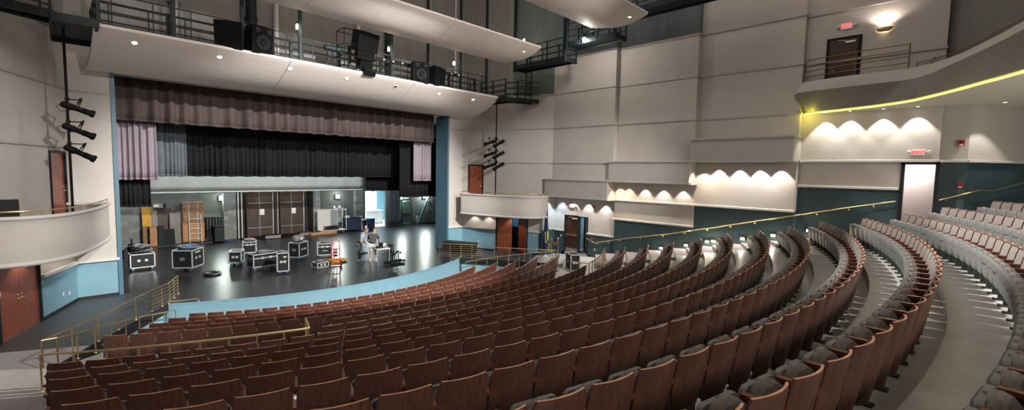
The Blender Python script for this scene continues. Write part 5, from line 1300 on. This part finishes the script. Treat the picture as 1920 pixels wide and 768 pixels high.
# ------------------------------------------------------------------ theatre seats
PITCH_ = .525
def seat_parts(lo=False):
    """local frame: x along the row, y towards the stage, z up from the tier; the seat is tipped up"""
    P = {}
    nx, nz = (4, 4) if lo else (8, 9)
    def half(z):               # half width outline of the wooden shell
        w = .246
        if z < .46: w -= .085*((.46-z)/.30)**1.6
        if z > .80: w -= .030*max(0, (z-.80)/.06)**3
        return w
    def back(u, z, t):
        w = half(z); x = u*w
        return (x, .045*(u*u)-.0+.20*(.86-z)*.85+t, z-(.006*(u*u) if z > .85 else 0))
    zs = [.13+(.86-.13)*j/nz for j in range(nz+1)]
    us = [-1+2*i/nx for i in range(nx+1)]
    mb = MB()
    A = [[back(u, z, 0) for z in zs] for u in us]; B = [[back(u, z, .02) for z in zs] for u in us]
    mb.grid(A, 0); mb.grid(B, 0)
    n1 = nz+1
    rim = [(i, nz) for i in range(nx+1)]
    mb.grid([[A[i][nz], B[i][nz]] for i in range(nx+1)], 1); mb.grid([[A[i][0], B[i][0]] for i in range(nx+1)], 0)
    mb.grid([[A[0][j], B[0][j]] for j in range(nz+1)], 0); mb.grid([[A[nx][j], B[nx][j]] for j in range(nz+1)], 0)
    P['seat_back'] = (mb, ['seat_wood', 'seat_edge'])
    mb = MB()              # upholstered front of the back
    zz = [.40+(.835-.40)*j/5 for j in range(6)]; q = 3 if lo else 6
    mb.grid([[(back(u, z, .022+.055*(1-abs(u)**4)*(1 if 0 < j < 5 else .35))) for j, z in enumerate(zz)] for u in [-.93+1.86*i/q for i in range(q+1)]], 0)
    P['back_cushion'] = (mb, ['seat_fabric'])
    # tipped-up seat: pale shell in front, rounded pad behind it
    def outline(w, z1, z0=.22, n=3 if lo else 5, r=.09):
        o = [(-w*.62, z0), (-w*.9, z0+.09), (-w, z0+.2)]
        for i in range(n+1):
            a = PI/2*i/n; o.append((-w+r-r*math.cos(a), z1-r+r*math.sin(a)))
        return o+[(-x, z) for x, z in reversed(o)]
    def ysh(z): return .315+.10*(z-.22)
    def loft(mb, secs, mi=0):
        L = [[(x, ysh(z)+dy, z) for x, z in outline(w, z1, z0, r=r)] for dy, w, z0, z1, r in secs]
        m_ = len(L[0])
        mb.add(L[0], [tuple(range(m_-1, -1, -1))], mi); mb.add(L[-1], [tuple(range(m_))], mi)
        for a, b in zip(L, L[1:]): mb.add(a+b, [(i, (i+1) % m_, m_+(i+1) % m_, m_+i) for i in range(m_)], mi, True)
    mb = MB(); loft(mb, [(-.135, .13, .34, .52, .12), (-.115, .185, .30, .60, .15), (-.07, .218, .27, .655, .17), (-.02, .226, .26, .675, .19), (.03, .224, .26, .66, .17)])
    P['seat_cushion'] = (mb, ['seat_fabric'])
    mb = MB(); loft(mb, [(.02, .226, .22, .655, .06), (.062, .226, .22, .655, .06), (.085, .205, .24, .63, .07), (.10, .15, .30, .56, .08)])
    if not lo: mb.box(-.02, .02, ysh(.655)+.03, ysh(.655)+.052, .655, .659, 1)
    P['seat_pan'] = (mb, ['seat_pan', 'seat_iron'])
    x = PITCH_/2
    mb = MB(); mb.hexa([(x-.030, .085, .600), (x+.030, .085, .600), (x+.030, .375, .598), (x-.030, .375, .598), (x-.030, .075, .640), (x+.030, .075, .640), (x+.030, .38, .632), (x-.030, .38, .632)])
    P['armrest'] = (mb, ['arm_wood'])
    mb = MB(); mb.box(x-.018, x+.018, .12, .40, .30, .60); mb.box(x-.018, x+.018, .20, .34, .02, .32); mb.box(x-.05, x+.05, .14, .40, .0, .025)
    P['standard'] = (mb, ['seat_iron'])
    return P
PARTS = {k: mb.mesh(k, mats) for k, (mb, mats) in seat_parts().items()}
for me in PARTS.values(): pass
LOP = seat_parts(True)
PHASE = {1: -19.57, 2: -25.89, 3: -26.24, 4: -25.68, 5: -19.0, 6: -13.23, 7: -14.61, 8: -18.34, 9: -17.25, 10: -17.64, 11: -17.98, 12: -18.21, 13: -18.3, 14: -14.58, 15: -9.27, 16: -10.96}
seats = []
for k in range(19):
    da = PITCH_/RK[k]; a0 = R(PHASE.get(k+1, 0.))
    lo_, hi_ = R(SL[k]), R(SR[k])
    i0 = round((lo_-a0)/da); i1 = round((hi_-a0)/da)
    row = [a0+(i+.5)*da for i in range(i0, i1)]
    for j, a in enumerate(row):
        p = polar(RK[k], a, FL[k]); x, y, dpt = project((p[0], p[1], ZT[k]-.15))
        vis = False
        for rr, zz in ((0, ZT[k]), (-.45, ZT[k]-.25), (-.2, ZT[k]-.6)):
            q = polar(RK[k]+rr, a, zz); x, y2, dq = project(q)
            if dq > .5 and -40 < x < 1960 and -20 < y2 < 790: vis = True
        if vis: seats.append((dpt, k, j, len(row), a))
def ordinal(n):
    return '%d%s' % (n, 'th' if 10 <= n % 100 <= 20 else {1: 'st', 2: 'nd', 3: 'rd'}.get(n % 10, 'th'))
rowname = ['front row', 'second row', 'third row', 'fourth row', 'fifth row', 'sixth row', 'seventh row', 'eighth row', 'ninth row', 'tenth row', 'eleventh row', 'twelfth row', 'thirteenth row', 'fourteenth row', 'fifteenth row', 'sixteenth row', 'seventeenth row', 'eighteenth row', 'nineteenth row']
seats.sort(key=lambda t: t[0])
near, far = seats[:300], seats[300:]
for dpt, k, j, n, a in near:
    p = polar(RK[k], a, FL[k])
    x, y, _ = project((p[0], p[1], ZT[k]))
    # view from behind or from the front
    los = Vector((p[0]-CAMP.x, p[1]-CAMP.y)); fr = Vector((-math.sin(a), math.cos(a)))
    look = 'brown wooden seat back' if los.dot(fr) > 0 else 'grey tipped-up seat'
    if k <= 11 and j < n/2: where = '%s from the left aisle' % ordinal(j+1)
    else: where = '%s from the right wall aisle' % ordinal(n-j)
    r = empty('theatre_seat', p, a, '%s, %s, %s from the stage' % (look, where, rowname[k]), 'seat', 'theatre seats')
    made = {}
    for nm, me in PARTS.items():
        o = bpy.data.objects.new({'seat_cushion': 'seat'}.get(nm, nm), me); COL.objects.link(o); o.parent = r; made[nm] = o
    for c, q in (('back_cushion', 'seat_back'), ('seat_pan', 'seat_cushion'), ('armrest', 'standard')): made[c].parent = made[q]
    if j == 0:
        q = bpy.data.objects.new('standard', PARTS['standard']); COL.objects.link(q); q.parent = r; q.location = (-PITCH_, 0, 0)
        o = bpy.data.objects.new('armrest', PARTS['armrest']); COL.objects.link(o); o.parent = q
allm = []; 
big = MB(); mats = []
for nm, (mb, mm) in LOP.items():
    for m_ in mm:
        if m_ not in mats: mats.append(m_)
base_v = []; base_f = []; base_mi = []; base_s = []
for nm, (mb, mm) in LOP.items():
    o = len(base_v); base_v += mb.v
    base_f += [tuple(i+o for i in f) for f in mb.f]; base_mi += [mats.index(mm[i]) for i in mb.mi]; base_s += mb.sm
for dpt, k, j, n, a in far:
    p = polar(RK[k], a, FL[k]); c, s_ = math.cos(a), math.sin(a)
    big.add([(p[0]+x*c-y*s_, p[1]+x*s_+y*c, p[2]+z) for x, y, z in base_v], base_f)
big.mi = base_mi*len(far); big.sm = base_s*len(far)
me = big.mesh('theatre_seats', mats, recalc=False)
o = bpy.data.objects.new('distant_theatre_seating', me); COL.objects.link(o)
tag(o, 'farther rows of reddish wooden theatre seats toward the stage and right wall', 'seats', 'theatre seats', 'stuff')

# ------------------------------------------------------------------ house and stage lighting
W_ = (1, .93, .86)
for x, y in ((-6, -9), (5, -9), (-5, -18), (6, -18)):
    lamp('AREA', (x, y, 17.2), 190, (1, .88, .79), 5, (x, y, 0), size_y=5, name='house_light')
# strong work lights hung on the side catwalks
for s in (-1, 1):
    r = empty('flood_lamp', (s*8.62, -9.25, 11.05), 0, 'bare bright flood lamp hanging on the upper %s side catwalk' % ('left' if s < 0 else 'right'), 'lamp', 'catwalk flood lamps')
    MB().lathe([(.05, .22), (.07, .16), (.07, .1), (.03, .08)], n=12).build('socket', 'black_gear', r)
    MB().ball((0, 0, 0), .10, 0, 14, 10).build('bulb', 'white_lamp', r)
    lamp('POINT', (s*8.62-.0*s, -9.25, 10.9), 120, (1, .92, .84), .10, name='flood_light')
# spots from the catwalk raking the seats (they throw the seat shadows on the tiers)
for x, y, t in ((.2, -10.4, (5.0, -18.6, 2.5)), (1.0, -10.9, (5.0, -18.8, 2.5)), (-1.5, -9.5, (-4, -16, 1.8))):
    lamp('SPOT', (x, y, 13.4), 12000 if x > -1 else 3500, (1, .96, .9), .05, t, 54, .7, name='house_spot')
for x in (-7, 0, 7):
    lamp('AREA', (x, -27.5, 7.1), 170, (1, .95, .88), 2.5, (x*.7, -20, 2.5), size_y=1.2, name='rear_fill_light')  # unseen fill behind the camera, added to brighten surfaces facing it
for x in (-6.5, 4.5):
    lamp('SPOT', (x, -23.4, 8.75), 3000, (1, .93, .88), .25, (x*.3, -3, 9.6), 44, .6, name='cloud_fill_light')  # unseen spots added to lift the undersides of the ceiling reflectors
lamp('SPOT', (3.6, -22.4, 10.4), 5600, (1, .96, .93), .10, (9.6, -5.5, 2.2), 38, .8, name='front_right_light')
lamp('SPOT', (-3.6, -21.5, 10.6), 6500, (1, .96, .93), .10, (-9.3, -4, 2.2), 36, .8, name='front_left_light')
# stage work lights above the borders
for x in (-5, 0, 5):
    lamp('AREA', (x, 6.5, 9.5), 400, (.92, .98, 1), 1.6, (x, 6.5, 0), size_y=1.2, name='stage_work_light')
lamp('SPOT', (11.5, 7.0, 9.0), 7000, (.06, .32, 1), .2, (9.5, 7.0, 0), 50, .7, name='blue_stage_light')
lamp('SPOT', (.8, -18.2, 11.3), 17000, (1, .97, .93), .12, (.2, -.5, 1.8), 56, .45, name='front_stage_light')
# blue sky-free dim surround
w = bpy.data.worlds.new('world'); SC.world = w; w.use_nodes = True
w.node_tree.nodes['Background'].inputs['Color'].default_value = (.5, .5, .52, 1); w.node_tree.nodes['Background'].inputs['Strength'].default_value = .1
